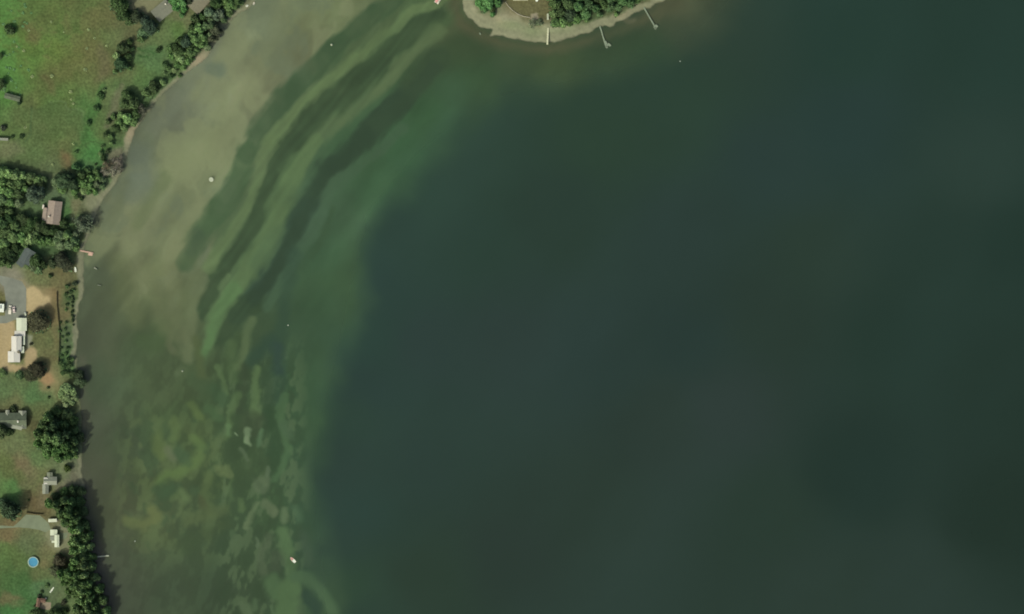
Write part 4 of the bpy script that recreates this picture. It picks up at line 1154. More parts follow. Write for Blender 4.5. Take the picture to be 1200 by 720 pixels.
# ------------------------------------------------------------------ boats and floats
def hull_mesh(L_, W_, H_, open_=True):
    """pointed hull along +x"""
    st = [(-.5, .82, 1), (-.25, 1, 1), (.05, 1, 1.0), (.3, .78, 1.05), (.43, .42, 1.12), (.5, .03, 1.2)]
    mb = MB()
    for x, wd, hz in st:
        w2 = W_ / 2 * wd
        mb.v += [(x * L_, -w2, H_ * hz), (x * L_, -w2 * .75, .05), (x * L_, w2 * .75, .05), (x * L_, w2, H_ * hz),
                 (x * L_, w2 * .84, H_ * hz), (x * L_, w2 * .6, .2), (x * L_, -w2 * .6, .2), (x * L_, -w2 * .84, H_ * hz)]
    for k in range(len(st) - 1):
        b0 = k * 8
        for i in range(8):
            j = (i + 1) % 8
            mb.f.append((b0 + i, b0 + 8 + i, b0 + 8 + j, b0 + j))
    mb.f.append(tuple(range(8)))
    e = (len(st) - 1) * 8; mb.f.append(tuple(reversed(range(e, e + 8))))
    return mb


def small_boat(px, py, ang, L_, W_, hullmat, label, z=0.0, seatmat=None, cat='boat', name='rowing_boat'):
    r = empty(name, px, py, z, math.radians(ang)); tag(r, label, cat)
    hull_mesh(L_, W_, .5).build('hull', hullmat, r)
    MB().box(-.42 * L_, 0, .3, .08, W_ * .75, .45).build('transom', hullmat, r)
    for t in (-.25, .08):
        MB().box(t * L_, 0, .38, .3, W_ * .72, .05).build('seat', seatmat or M['cream'], r)
    return r


small_boat(88.4, 316, 97, 3.6, 1.5, M['white'], 'white rowing boat pulled up on the beach south of the reddish dock', z=land_h(88.4, 316) + .02)
small_boat(61.2, 691.2, 55, 4.8, 1.1, M['white'], 'slim white canoe lying on the grass above the tan patio', z=G, cat='canoe', name='canoe')
small_boat(289.6, 7.2, 30, 1.9, 1.4, M['white'], 'small white dinghy on the beach at the top, left one of two', z=land_h(289.6, 7.2) + .02, cat='dinghy', name='dinghy')
small_boat(297.5, 4.2, 70, 2.2, 1.2, M['cream'], 'small cream dinghy at the water edge at the top, right one of two', z=max(0, land_h(297.5, 4.2)), cat='dinghy', name='dinghy')
small_boat(112.2, 315, -27, 3.2, .8, M['plank_grey'], 'pale green kayak floating off the beach south of the reddish dock', z=-.05, cat='kayak', name='kayak')
small_boat(116.6, 334.6, -8, 3.2, .55, M['plank_grey'], 'faint grey green kayak low in the water further south', z=-.1, cat='kayak', name='kayak')

# motorboat
r = empty('motorboat', 343.2, 656.3, 0.0, math.radians(135)); tag(r, 'small motorboat with faded red seats and white bow on the southern weed bed', 'motorboat')
hull_mesh(5.2, 2.1, .7).build('hull', M['cream'], r)
MB().prism([(-2.3, -.75), (-.1, -.85), (-.1, .85), (-2.3, .75)], .55, .62).build('foredeck', M['white'], r)
for t in (.5, 1.3): MB().box(t, 0, .62, .55, 1.5, .35).box(t + .3, 0, .85, .12, 1.5, .45).build('seat', M['pink'], r)
MB().box(0, 0, .95, .06, 1.5, .5).build('windscreen', M['glass'], r)
MB().box(2.75, 0, .65, .4, .45, .9).build('outboard_motor', M['dark'], r)

# pontoon boat at the top edge
r = empty('pontoon_boat', 515.6, -3.4, 0.0, math.radians(58)); tag(r, 'pontoon boat with faded pink canopy cut by the top edge', 'pontoon boat')
for sg in (-1, 1):
    MB().cyl((-5.2, sg * 1.15, .25), (4.6, sg * 1.15, .25), .38, .38, 12).cyl((4.6, sg * 1.15, .25), (5.6, sg * 1.15, .45), .38, .08, 12).build('pontoon', M['metal'], r)
MB().box(-.1, 0, .68, 10.2, 3.3, .12).build('deck', M['cream'], r)
rl = MB()
for sg in (-1, 1): rl.box(0, sg * 1.6, 1.35, 9.6, .06, .06)
for sg in (-1, 1):
    for t in range(-4, 5, 2): rl.box(t, sg * 1.6, 1.05, .06, .06, .62)
rl.build('railing', M['metal'], r)
MB().box(-.2, .45, 2.55, 9.2, 1.9, .1).box(-.2, .45, 2.62, 8.8, 1.2, .08).build('canopy', M['pink'], r)
o = None
for tx in (-4, 3.6):
    for ty in (-.4, 1.3):
        if o is None: o = MB().cyl((0, 0, .7), (0, 0, 2.55), .04, .04, 6).build('canopy_post', M['metal'], r); q = o
        else: q = child_copy(o, r)
        q.location = (tx, ty, 0)
MB().box(-.3, -1.2, .98, 9.2, .6, .45).build('bench', M['cream'], r)
MB().box(-5.35, 0, .7, .5, .5, 1.1).build('outboard_motor', M['dark'], r)

# swim raft
r = empty('swim_raft', 247.6, 210.6, 0.0, math.radians(20)); tag(r, 'round pale swimming raft anchored in the sandy shallows', 'swimming raft')
MB().lathe([(1.5, .25), (1.62, .38), (1.62, .5), (1.5, .56)], 16).build('deck', M['plank_pale'], r)
rr = MB()
for k in range(12):
    a = k * math.pi / 6; rr.cyl((1.05 * math.cos(a), 1.05 * math.sin(a), .1), (1.05 * math.cos(a + .52), 1.05 * math.sin(a + .52), .1), .25, .25, 8)
rr.build('float_ring', M['plank_grey'], r)


def buoy(px, py, label, rad=.32, mat=None):
    r = empty('buoy', px, py, 0.0); tag(r, label, 'buoy')
    MB().lathe([(.08 * rad, -.35 * rad), (.7 * rad, -.2 * rad), (rad, .25 * rad), (.8 * rad, .9 * rad), (.3 * rad, 1.25 * rad)], 12).build('float', mat or M['white'], r, smooth=True)
    MB().cyl((0, 0, rad), (0, 0, rad * 2), rad * .14, rad * .14, 6).build('mast', M['metal'], r)


buoy(388.6, 52.6, 'small pale buoy beside the outermost dark weed band', .8, M['plank_pale'])
buoy(213.8, 435, 'small pale buoy over the weed flats in the left shallows', .6, M['plank_pale'])
buoy(337.6, 381.4, 'tiny white buoy above the dark drop off', .42)
buoy(158.2, 634.4, 'tiny white buoy off the southern shaded shore', .42)
buoy(797, 72, 'tiny white buoy out beyond the docks of the point', .34)
r = empty('mooring_pile', 562.6, 40.4, -.6); tag(r, 'weathered mooring pile standing off the beach at the tip of the point', 'mooring pile')
MB().cyl((0, 0, -.5), (0, .3, 1.2), .22, .2, 8).build('pile', M['plank_grey'], r); MB().box(0, .3, 1.25, .9, 1.6, .1, .3).build('cap', M['plank_grey'], r)
r = empty('boulder', 271.5, 17.8, land_h(271.5, 17.8)); tag(r, 'pale boulder on the northern beach below the trees', 'boulder')
MB().lathe([(.55, -.1), (.75, .2), (.6, .5), (.2, .66)], 9).build('stone', M['stone'], r)


# ------------------------------------------------------------------ vehicles
def vehicle(px, py, ang, L_, W_, H_, body, label, cat, name, kind='car'):
    r = empty(name, px, py, G - .02, math.radians(ang)); tag(r, label, cat)
    hl, hw = L_ / 2, W_ / 2
    mb = MB()
    prof = [(-hl, .45), (-hl, .9), (-hl * .55, 1.0), (hl * .45, .98), (hl * .95, .8), (hl, .5)]
    for sg in (-1, 1): mb.v += [(x, sg * hw * (.96 if abs(x) > hl * .9 else 1), z) for x, z in prof] + [(hl * .98, sg * hw, .28), (-hl * .98, sg * hw, .28)]
    n = 8
    mb.f.append(tuple(range(n))); mb.f.append(tuple(reversed(range(n, 2 * n))))
    for i in range(n):
        j = (i + 1) % n; mb.f.append((i, n + i, n + j, j))
    mb.build('body', body, r)
    if kind == 'truck': c0, c1 = -.02, .5
    else: c0, c1 = -.75, .45
    cb = MB(); x0, x1 = hl * c0, hl * c1
    cb.v += [(x0, -hw * .9, .95), (x1, -hw * .9, .95), (x1 - .5, -hw * .75, H_), (x0 + .3, -hw * .75, H_), (x0, hw * .9, .95), (x1, hw * .9, .95), (x1 - .5, hw * .75, H_), (x0 + .3, hw * .75, H_)]
    cb.f += [(0, 1, 2, 3), (7, 6, 5, 4), (1, 5, 6, 2), (0, 3, 7, 4), (0, 4, 5, 1), (3, 2, 6, 7)]
    cb.build('windows', M['glass'], r)
    MB().box((x0 + x1) / 2 - .1, 0, H_ + .02, (x1 - x0) - .85, hw * 1.46, .05).build('roof_panel', body, r)
    src = None
    for sx_ in (-.62, .62):
        for sy in (-1, 1):
            if src is None: src = MB().cyl((0, -.11, 0), (0, .11, 0), .34, .34, 14).build('wheel', M['dark'], r); o = src
            else: o = child_copy(src, r)
            o.location = (sx_ * hl, sy * (hw - .06), .34)
    return r


vehicle(12.1, 363.2, 86, 6.2, 2.0, 1.8, M['cream'], 'cream pickup truck with a long bed parked left of the pinkish car', 'pickup truck', 'pickup_truck', 'truck')
vehicle(16.7, 363.0, 96, 4.3, 1.9, 1.55, M['rose'], 'pale pinkish car parked right of the cream pickup truck', 'car', 'car')
# golf cart by the garage
r = empty('golf_cart', 30.2, 368.4, G + .02, math.radians(100)); tag(r, 'small pale golf cart parked at the drive corner by the white garage', 'golf cart')
MB().box(0, 0, .5, 2.6, 1.2, .45).box(.9, 0, .85, .5, 1.15, .5).build('body', M['white'], r)
MB().box(-.1, 0, 1.85, 1.7, 1.25, .08).build('canopy', M['plank_pale'], r)
for sx_ in (-.8, .6):
    for sy in (-.5, .5): MB().cyl((sx_, sy, .7), (sx_, sy, 1.85), .03, .03, 6).build('canopy_post', M['metal'], r)
MB().box(-.2, 0, .85, .6, 1.1, .2).build('seat', M['dark'], r)
for sx_ in (-.9, .9):
    for sy in (-1, 1): MB().cyl((sx_, sy * .6 - .08, .25), (sx_, sy * .6 + .08, .25), .25, .25, 12).build('wheel', M['dark'], r)
# camper
r = empty('camper_trailer', 62.3, 609.8, G, math.radians(2)); tag(r, 'white camper trailer parked north of the white roofed cottage', 'camper trailer')
MB().prism([(-2.9, -1.15), (2.7, -1.15), (3.0, -.8), (3.0, .8), (2.7, 1.15), (-2.9, 1.15)], .5, 2.7).build('body', M['white'], r)
MB().box(0, 0, 2.76, 5.3, 2.1, .1).box(-.9, 0, 2.86, .9, .9, .2).build('roof_panel', M['roof_green_white'], r)
for t in (-1.5, .2, 1.6): MB().box(t, -1.16, 1.8, .9, .05, .6).build('window', M['glass'], r)
for sy in (-1, 1): MB().cyl((-.3, sy * 1.1 - .1, .35), (-.3, sy * 1.1 + .1, .35), .35, .35, 12).build('wheel', M['dark'], r)
MB().cyl((3.0, 0, .5), (4.2, 0, .5), .06, .06, 6).build('tow_bar', M['metal'], r)


# garden furniture on the tan patio
def chair(px, py, ang, mat, label):
    r = empty('garden_chair', px, py, G + .05, math.radians(ang)); tag(r, label, 'chair', 'garden chairs round the cabin patio')
    MB().box(0, 0, .42, .95, .95, .07).build('seat', mat, r)
    MB().box(-.5, 0, .85, .12, .95, .85).build('backrest', mat, r)
    for a in (-.4, .4):
        for b_ in (-.4, .4): MB().box(a, b_, .2, .07, .07, .4).build('leg', mat, r)


chair(45.4, 707.8, 30, M['white'], 'white garden chair in front of the reddish brown cabin, lowest one')
chair(46.0, 704.2, 120, M['cream'], 'cream garden chair just above the lowest white chair at the cabin')
chair(49.6, 704.6, 200, M['cream'], 'cream garden chair at the upper left corner of the tan patio')
chair(54.0, 701.4, 250, M['white'], 'white garden chair above the tan patio, the topmost one')


# ------------------------------------------------------------------ fences
def fence(pts, label, hgt=1.5, mat=None, boards=True, step=2.4):
    mat = mat or M['fence']
    r = empty('fence', pts[0][0], pts[0][1], G - .04); tag(r, label, 'fence')
    ox, oy = wx(pts[0][0]), wy(pts[0][1]); src = None; bsrc = None
    for (a, b_) in zip(pts[:-1], pts[1:]):
        x0, y0, x1, y1 = wx(a[0]) - ox, wy(a[1]) - oy, wx(b_[0]) - ox, wy(b_[1]) - oy
        L_ = math.hypot(x1 - x0, y1 - y0); n = max(1, round(L_ / step)); an = math.atan2(y1 - y0, x1 - x0)
        for k in range(n):
            t = (k + .5) / n
            if src is None:
                src = MB().box(0, 0, hgt / 2, .12, .12, hgt + .2).build('post', M['post'], r)
                bb = MB()
                if boards:
                    for q in range(8): bb.box((q - 3.5) * step / 8, 0, hgt / 2, step / 8 - .03, .04, hgt - .1)
                for zz in (.35, hgt - .3): bb.box(0, .05, zz, step, .05, .1)
                bsrc = bb.build('fence_panel', mat, r); o, q_ = src, bsrc
            else: o, q_ = child_copy(src, r), child_copy(bsrc, r)
            o.location = (x0 + (x1 - x0) * k / n, y0 + (y1 - y0) * k / n, 0); o.rotation_euler = (0, 0, an)
            q_.location = (x0 + (x1 - x0) * t, y0 + (y1 - y0) * t, 0); q_.rotation_euler = (0, 0, an); q_.scale = (L_ / n / step, 1, 1)
    return r


fence([(66.8, 342), (67.2, 358), (68.4, 372), (70.2, 390), (69.6, 410), (68.6, 428)], 'long dark board fence between the sandy yard and the shore strip', 1.6)
fence([(31, 600.6), (40, 602.2), (51, 602.8)], 'short dark board fence above the pale parking area', 1.5)
fence([(20, 593), (31.5, 593.4)], 'low pale rail fence by the round dark tree, upper one', 1.0, M['plank_pale'], False)
fence([(22, 596.6), (32, 596.6)], 'low pale rail fence by the round dark tree, lower one', 1.0, M['plank_pale'], False)

# stone edging wall that curves along the beach terrace of the point
r = empty('retaining_wall', 592, 4, 0); tag(r, 'low curved stone edging between beach and brown lawn on the point', 'retaining wall')
pts = [(592, 2), (595, 7), (600, 12), (606, 16.5), (613, 19.5), (621, 21)]
src = None; ox, oy = wx(592), wy(4)
for (a, b_) in zip(pts[:-1], pts[1:]):
    L_ = math.hypot(b_[0] - a[0], b_[1] - a[1]) * S; n = int(L_ / 1.2) + 1; an = math.atan2(-(b_[1] - a[1]), b_[0] - a[0])
    for k in range(n):
        t = (k + .5) / n; x = a[0] + (b_[0] - a[0]) * t; y = a[1] + (b_[1] - a[1]) * t
        if src is None: src = MB().box(0, 0, 0, 1.1, .5, .7).build('stone', M['stone'], r); o = src
        else: o = child_copy(src, r)
        o.location = (wx(x) - ox, wy(y) - oy, land_h(x, y) + .1); o.rotation_euler = (0, 0, an + random.uniform(-.1, .1)); o.scale = (random.uniform(.85, 1.05), random.uniform(.8, 1.1), random.uniform(.8, 1.2))
# beach hut column above the pale dock
r = empty('storage_box', 641.9, 20.2, land_h(641.9, 20.2)); tag(r, 'slim pale storage box at the head of the pale yellow dock', 'storage box')
MB().box(0, 0, .6, 1.1, 4.2, 1.2).build('chest', M['plank_grey'], r); MB().box(0, 0, 1.25, 1.3, 4.4, .1).build('lid', M['plank_pale'], r)
r = empty('garden_table', 629, 1, land_h(629, 1)); tag(r, 'white garden table on the brown lawn of the point', 'table')
MB().lathe([(.9, .7), (.9, .76)], 14).build('table_top', M['white'], r)
for a in (0, 1.57, 3.14, 4.71): MB().cyl((.5 * math.cos(a), .5 * math.sin(a), 0), (.4 * math.cos(a), .4 * math.sin(a), .7), .04, .04, 6).build('leg', M['white'], r)

# ------------------------------------------------------------------ trees, one by one (picture position, radius in picture pixels)
tree(141, 6, 12, DG, 'tall very dark tree at the top left of the grey roofed house', kind='d', hf=1.0)
tree(146, 17, 9, DG, 'very dark tree just below the tall one at the top', kind='d', hf=.9)
tree(161, 20, 8, (.050, .070, .038), 'greyish dark tree between the very dark tree and the grey roofed house', kind='d', hf=.8)
tree(177, 33, 10.5, TL, 'broad teal green tree below the grey roofed house', kind='d', hf=1.0)
tree(168, 40, 7, (.07, .12, .06), 'small green tree at the left foot of the broad teal tree', hf=.6)
belt([(213, 4, 7), (207, 9, 6), (205, 2, 6), (216, 12, 4.5), (214, 18, 3.5)], VG, 'vivid tree right of the top grey roofed house', 'vivid green trees by the top houses')
tree(222, 2, 5.5, (.04, .055, .03), 'small brownish dark tree between the two top houses', kind='d', hf=.7)
tree(254, 5, 8, DG, 'dark shore tree right of the brownish roofed house', kind='d', hf=.9)
belt([(264, 1, 6, (.10, .18, .06)), (271, 5, 6), (279, 1, 6), (283, 3, 4), (267, 9, 5, LG)], MG, 'green tree in the topmost shore belt', 'topmost shore belt trees')
belt([(246, 15, 7, (.095, .15, .085)), (253, 19, 6.5, (.085, .13, .08)), (259, 16, 6, (.09, .135, .08)), (247, 24, 5.5), (230, 23, 6.5, DG), (237, 20, 5, DG)], GG, 'grey tree below the brownish roofed house', 'upper shore belt trees')
belt([(232, 34, 7, LG), (241, 31, 6), (248, 30, 6), (254, 36, 7, (.075, .085, .055)), (246, 42, 6), (235, 43, 7, LG), (250, 45, 6, (.065, .075, .045)), (226, 33, 6, DG), (228, 46, 8, MG), (219, 50, 8, TL), (238, 52, 7, LG), (243, 55, 4.5)],
     GG, 'grey tree in the thick middle shore belt', 'middle shore belt trees')
belt([(212, 49, 6, DG), (206, 56, 5.5, DG), (214, 60, 7, DG), (222, 62, 6.5, MG), (229, 59, 5.5), (213, 70, 6, PG), (220, 72, 5, MG), (208, 76, 4, MG), (207, 64, 5, LG)],
     LG, 'light tree above the sandy cove', 'lower shore belt trees')
tree(144, 57, 8, (.045, .070, .030), 'dark round tree on the left of the green clearing, upper of two', kind='d', hf=.8)
tree(143, 76, 9.5, (.045, .085, .042), 'dark teal tree on the left of the green clearing, lower of two', hf=.9)
for x, y, rr_, c, l in [(187, 59, 4, DG, 'dark square topped bush in the middle of the green clearing'), (194, 76, 4, (.05, .1, .035), 'dark bush in the green clearing below the square topped one'),
                        (200.5, 90, 4, (.05, .1, .035), 'round bush on the upper edge of the narrow beach'), (211, 89, 3, MG, 'small bush alone on the narrow beach tip'),
                        (155, 58, 4, (.05, .1, .035), 'small bush right of the upper dark round tree'), (193, 86, 3.2, LG, 'pale bush left of the round beach edge bush'),
                        (118, 113, 5, (.045, .095, .03), 'dark bush on the field track, topmost of the row'), (113.5, 127, 5, (.05, .105, .035), 'dark bush on the field track, middle of the row'),
                        (104.5, 144, 4, (.055, .12, .04), 'green bush on the field track, lowest of the row'), (122, 106, 3, LG, 'pale bush at the top of the field track row'),
                        (12.5, 34.5, 7, DG, 'large dark bush standing alone in the upper left field'), (23, 121, 3.2, (.04, .08, .03), 'dark bush at the lower right corner of the mossy shed'),
                        (26, 160, 3.2, (.045, .085, .03), 'dark bush at the end of the pale lean to'), (15, 160.5, 2.6, (.045, .085, .03), 'low dark bush behind the pale lean to'),
                        (4, 150, 4, (.06, .08, .05), 'greyish bush above the pale lean to'), (37, 403.5, 2.2, (.06, .07, .035), 'tiny round bush in the sand right of the white house'),
                        (79.5, 549, 5.2, (.05, .085, .02), 'dark olive bush between the big shore tree and the cottage'), (57, 454.5, 2.2, DG, 'tiny dark bush below the bare orange soil'),
                        (57.5, 466, 2, DG, 'tiny dark bush above the big shore tree'), (15.5, 479.5, 4.8, (.04, .065, .025), 'dark bush against the north wall of the grey green house'),
                        (59.5, 323.5, 3.2, DG, 'small dark bush below the dark trees at the end of the drive'), (34, 586, 1.8, DG, 'tiny dark bush right of the round dark tree'),
                        (88, 332, 3.6, (.045, .07, .035), 'dark bush at the top of the shore strip'), (79, 336, 3, MG, 'green bush at the top left of the shore strip'),
                        (49.5, 693.5, 2.4, DG, 'dark bush above the reddish brown cabin'), (46.5, 698.5, 3, (.04, .06, .03), 'dark bush against the reddish brown cabin'),
                        (55.5, 686, 3, MG, 'green bush above the white canoe'), (41.5, 710.5, 2.4, DG, 'dark bush at the lower left of the cabin'),
                        (90, 178, 3, (.06, .12, .04), 'small bush on the bright green grass by the shore'), (127, 177.5, 3.6, (.045, .075, .03), 'dark bush above the grey bare branched trees'),
                        (121, 172, 3, MG, 'green bush at the upper left of the bare branched trees'), (112.5, 193, 2, DG, 'tiny dark bush on the bright green grass')]:
    shrub(x, y, rr_, c, l)
belt([(150, 112, 7.5, DG), (156, 122, 9, DG), (148, 122, 7, DG), (160, 133, 7, DG)], DG, 'dark tree in the beach edge clump', 'dark clump above the cove', 'd', .85)
belt([(150, 140, 7, LG), (143, 136, 4.5, LG), (157, 143, 6, MG), (141, 144, 5.5), (138, 151, 5, DG), (146, 149, 5), (134, 150, 3.5, DG)], MG, 'light tree at the dark clump foot', 'speckled trees by the cove')
tree(168, 129, 7, (.085, .095, .065), 'greyish brown tree overhanging the beach beside the dark clump', kind='s')
tree(181, 102, 8.5, DG, 'dark tree on the beach edge north of the dark clump', kind='d', hf=.8)
tree(174, 110, 7, MG, 'green tree between the beach edge dark tree and the dark clump', hf=.8)
tree(191, 97, 4, LG, 'little pale tree right of the beach edge dark tree')
belt([(138, 190, 8), (133, 201, 8), (126, 194, 6, (.12, .10, .07)), (141, 198, 6), (123, 203, 5)], PB, 'grey tree leaning over the narrow beach', 'bare branched trees on the beach', 's', .7)
belt([(90, 196, 5, (.04, .10, .035)), (97, 206, 5.5, DG), (103, 201, 4, MG), (108, 210, 5.5, MG), (114, 216, 5, GG), (120, 211, 4.5, GG), (99, 215, 6, MG), (106, 218, 5.5, LG), (116, 208, 5, MG), (112, 225, 4, MG), (98, 224, 4, LG)],
     MG, 'small tree in the thicket beside the bare trees', 'thicket by the bare trees')
belt([(77, 211, 11.5, (.035, .065, .030)), (86, 217, 8.5, (.035, .065, .030)), (68, 214, 8, GG), (73, 222, 6.5, MG), (88, 224, 5, MG)], DG, 'big tree below the hay field corner', 'dark trees at the row end', 'd', .85)
belt([(3, 202, 8), (11, 205, 7), (19, 207, 7.5), (28, 207, 7), (36, 209, 6.5), (45, 211, 6), (53, 211, 5), (6, 213, 7.5, MG), (15, 217, 7.5), (24, 216, 7.5, MG), (2, 222, 7.5), (11, 227, 8.5, MG), (21, 228, 8, DG), (29, 222, 6), (4, 235, 7.5, GG), (13, 238, 7, MG), (22, 238, 6, GG), (12, 248, 6, MG), (3, 248, 7, DG), (-7, 205, 8), (-8, 220, 8), (-8, 236, 8), (-8, 250, 8)],
     LG, 'green tree in the wood below the hay field', 'wood below the hay field')
tree(43, 227, 11, (.060, .105, .060), 'large round teal green tree at the left of the pinkish brown house', hf=1.1)
tree(49, 217, 7, DG, 'tree darkened for the shadow behind the large round teal green tree', kind='d')  # dark leaf colour stands in for the teal tree's cast shadow
belt([(28, 258, 8.5), (37, 263, 9), (46, 266, 8), (55, 270, 6.5), (32, 269, 8), (62, 272, 6)], DG, 'dark tree shaded below the pinkish house', 'wood darkened for shade below the pinkish house', 'd', .8)  # dark crowns carry the big shadow here in their leaf colour
belt([(3, 262, 8.5, (.04, .08, .03)), (12, 258, 7.5, (.04, .08, .03)), (19, 266, 8), (7, 273, 8.5), (16, 277, 8.5, LG), (26, 279, 8, LG), (35, 281, 7.5, LG), (43, 279, 7), (50, 283, 6.5), (57, 282, 6), (5, 285, 7.5, LG), (42, 274, 5.5, LG), (30, 287, 5, LG), (-6, 266, 9), (-7, 283, 9), (62, 285, 5)],
     MG, 'green tree above the slate roofed house', 'sunlit wood above the slate house')
belt([(5, 297, 8.5, DG), (14, 299, 7, (.035, .065, .026)), (3, 307, 7), (12, 309, 6, MG), (-8, 300, 9), (19, 293, 6, DG)], DG, 'dark tree left of the slate roofed house', 'trees left of the slate house')
belt([(76, 262, 6.5, DG), (71, 277, 7), (79, 276, 6.5, LG), (87, 283, 7), (81, 287, 7), (73, 287, 6.5), (89, 275, 5), (66, 282, 5.5), (90, 291, 4.5, MG)], GG, 'grey tree near the reddish dock', 'trees by the reddish dock')
tree(99, 264, 14, (.058, .078, .050), 'wide thin crowned grey green tree overhanging the water by the pinkish house', kind='s', hf=.75, name='broadleaf_tree')
tree(98, 262, 10, (.055, .075, .045), 'inner grey green tree under the wide thin crown by the pinkish house', kind='d', hf=.55, name='broadleaf_tree')
tree(72, 304, 10, (.038, .052, .028), 'large dark brownish tree above the beach south of the reddish dock', kind='d', hf=.85)
tree(79, 311, 7.5, (.045, .050, .030), 'dark brownish tree touching the beach below the large brownish one', kind='d', hf=.7)
tree(63, 308, 7, (.038, .065, .028), 'dark green tree left of the large dark brownish tree', kind='d', hf=.8)
belt([(44, 306, 7.5, DG), (50, 309, 6, DG), (39, 313, 5), (46, 317, 5), (33, 313, 3.5, LG)], GG, 'dark tree right of the slate roofed house', 'trees at the slate house')
tree(46, 377, 12.5, (.048, .048, .028), 'round brownish black tree standing in the sandy yard of the white house', kind='d', hf=.75)
tree(45, 434, 10, (.045, .045, .026), 'brownish black tree below the sandy yard, upper part of the pair', kind='d', hf=.7)
tree(37, 440, 8.5, (.040, .046, .024), 'brownish black tree below the sandy yard, lower part of the pair', kind='d', hf=.7)
tree(24, 440, 6, (.06, .11, .045), 'green tree left of the pair of brownish black trees', hf=.7)
tree(3, 437, 5, MG, 'green tree at the left edge below the sandy yard', hf=.6)
tree(3, 503, 9, (.040, .058, .026), 'dark tree covering the left corner of the grey green house', kind='d', hf=.9)
tree(11, 506, 5.5, DG, 'dark tree below the grey green house', kind='d', hf=.7)
# green strip between fence and beach
st = [(71, 425, 3), (75, 430, 3.5), (80, 422, 3.6), (77, 415, 3), (80, 408, 2.8), (77, 400, 2.4), (79, 393, 2.4), (76, 386, 2), (78, 378, 2), (84, 421, 3.6), (82, 428, 4), (74, 437, 3.2), (79, 436, 3.4), (72, 418, 2.4),
      (77, 345, 2.6), (80, 350, 2.4), (79, 357, 2.4), (78, 363, 2.2), (83, 342, 2.8), (86, 340, 2.2), (72, 408, 2), (73, 395, 2), (71, 378, 1.8), (70.5, 388, 2.2)]
relabel([(x, y, shrub(x, y, rr_, MG if i % 2 else (.045, .085, .03), 'x', 'bushes of the shore strip'), 'low green bush' if i % 2 else 'low dark bush') for i, (x, y, rr_) in enumerate(st)], 'between board fence and beach')
hj = random.Random(8); HJ = [(hj.uniform(-.9, .9), hj.uniform(-1.1, 1.1), hj.uniform(1.3, 2.3)) for _ in range(13)]
relabel([(85.3 + HJ[i][0], 346 + i * 2.9 + HJ[i][1], shrub(85.3 + HJ[i][0], 346 + i * 2.9 + HJ[i][1], HJ[i][2], (.03, .055, .022), 'x', 'hedge along the beach', hf=.9), 'dark clipped hedge plant') for i in range(13)], 'in the row along the beach')
belt([(93, 440, 7.5, (.040, .065, .030)), (86, 439, 5.5, DG), (95, 448, 7, (.045, .075, .035))], DG, 'dark tree above the bright lakeside trees', 'dark trees leaning over the water', 'd', .8)
belt([(78, 456, 6.5), (85, 459, 6.5), (79, 465, 6), (88, 466, 5.5), (73, 462, 5), (84, 471, 5), (77, 474, 4.5)], PG, 'bright tree below the long fence end', 'bright speckled shore trees')
belt([(57, 490, 6.5), (52, 499, 7), (62, 501, 8, (.05, .09, .04)), (47, 509, 7.5), (57, 512, 9.5), (69, 514, 10), (78, 511, 8, (.05, .09, .04)), (48, 520, 7), (58, 524, 9), (68, 527, 9), (79, 523, 9.5), (87, 527, 6.5, LG), (57, 532, 6), (70, 535, 6.5), (81, 533, 6), (90, 534, 4, LG), (87, 517, 6)],
     (.085, .155, .055), 'green tree in the grove above the stepped cottage', 'big rounded shore grove', hf=2.0)
belt([(67, 483, 7), (77, 486, 7), (86, 494, 7), (75, 498, 7.5), (87, 505, 7), (94, 512, 6), (66, 493, 6)], (.045, .085, .032), 'dark tree in the shade behind the big grove', 'trees darkened for shade behind the big grove', 'd', .8)  # leaf colour darkened to deepen the shade cast by the grove
belt([(66, 582, 6), (76, 577, 7), (86, 574, 7), (95, 576, 6), (93, 587, 7), (98, 600, 6), (99, 612, 5)], (.045, .085, .032), 'dark tree shaded behind the camper wood', 'trees darkened for shade along the southern water edge', 'd', .85)  # dark leaves put the wood's shade into the colour
tree(14, 598, 13, (.036, .060, .032), 'solitary round dark green tree left of the pale parking area', kind='b', hf=1.0)
tree(6, 590, 7, (.038, .065, .036), 'dark green tree merging with the solitary round one at the left edge', kind='b', hf=.9)
belt([(60, 590, 6.5), (68, 592, 7.5), (76, 588, 7), (84, 589, 7.5, (.06, .11, .045)), (73, 600, 7.5), (82, 601, 8.5), (79, 611, 7), (88, 610, 8), (91, 600, 6, DG), (86, 619, 6.5)],
     (.085, .150, .055), 'green tree in the wood by the camper', 'shore wood by the camper', hf=2.1)
belt([(93, 621, 7.5, LG), (97, 630, 8), (90, 634, 7.5), (96, 641, 8, LG), (88, 645, 7), (97, 652, 8), (90, 657, 7.5), (98, 663, 7.5, LG), (87, 665, 6.5)],
     (.088, .155, .056), 'green tree behind the short bleached dock', 'shore wood by the bleached dock', hf=2.1)
belt([(101, 616, 6), (104, 628, 6.5), (105, 640, 6.5, LG), (106, 652, 6.5), (108, 664, 6.5), (112, 677, 6.5, LG), (116, 690, 7), (120, 703, 7), (124, 716, 7, LG)],
     (.085, .150, .055), 'green tree overhanging the southern water edge', 'overhanging trees of the southern shore', hf=1.6)
tree(70, 656, 9.5, (.050, .052, .030), 'brownish dark tree right of the blue pool, upper of two', kind='d', hf=.85)
tree(66, 668, 7.5, (.048, .065, .032), 'dark green tree right of the blue pool, lower of two', kind='d', hf=.85)
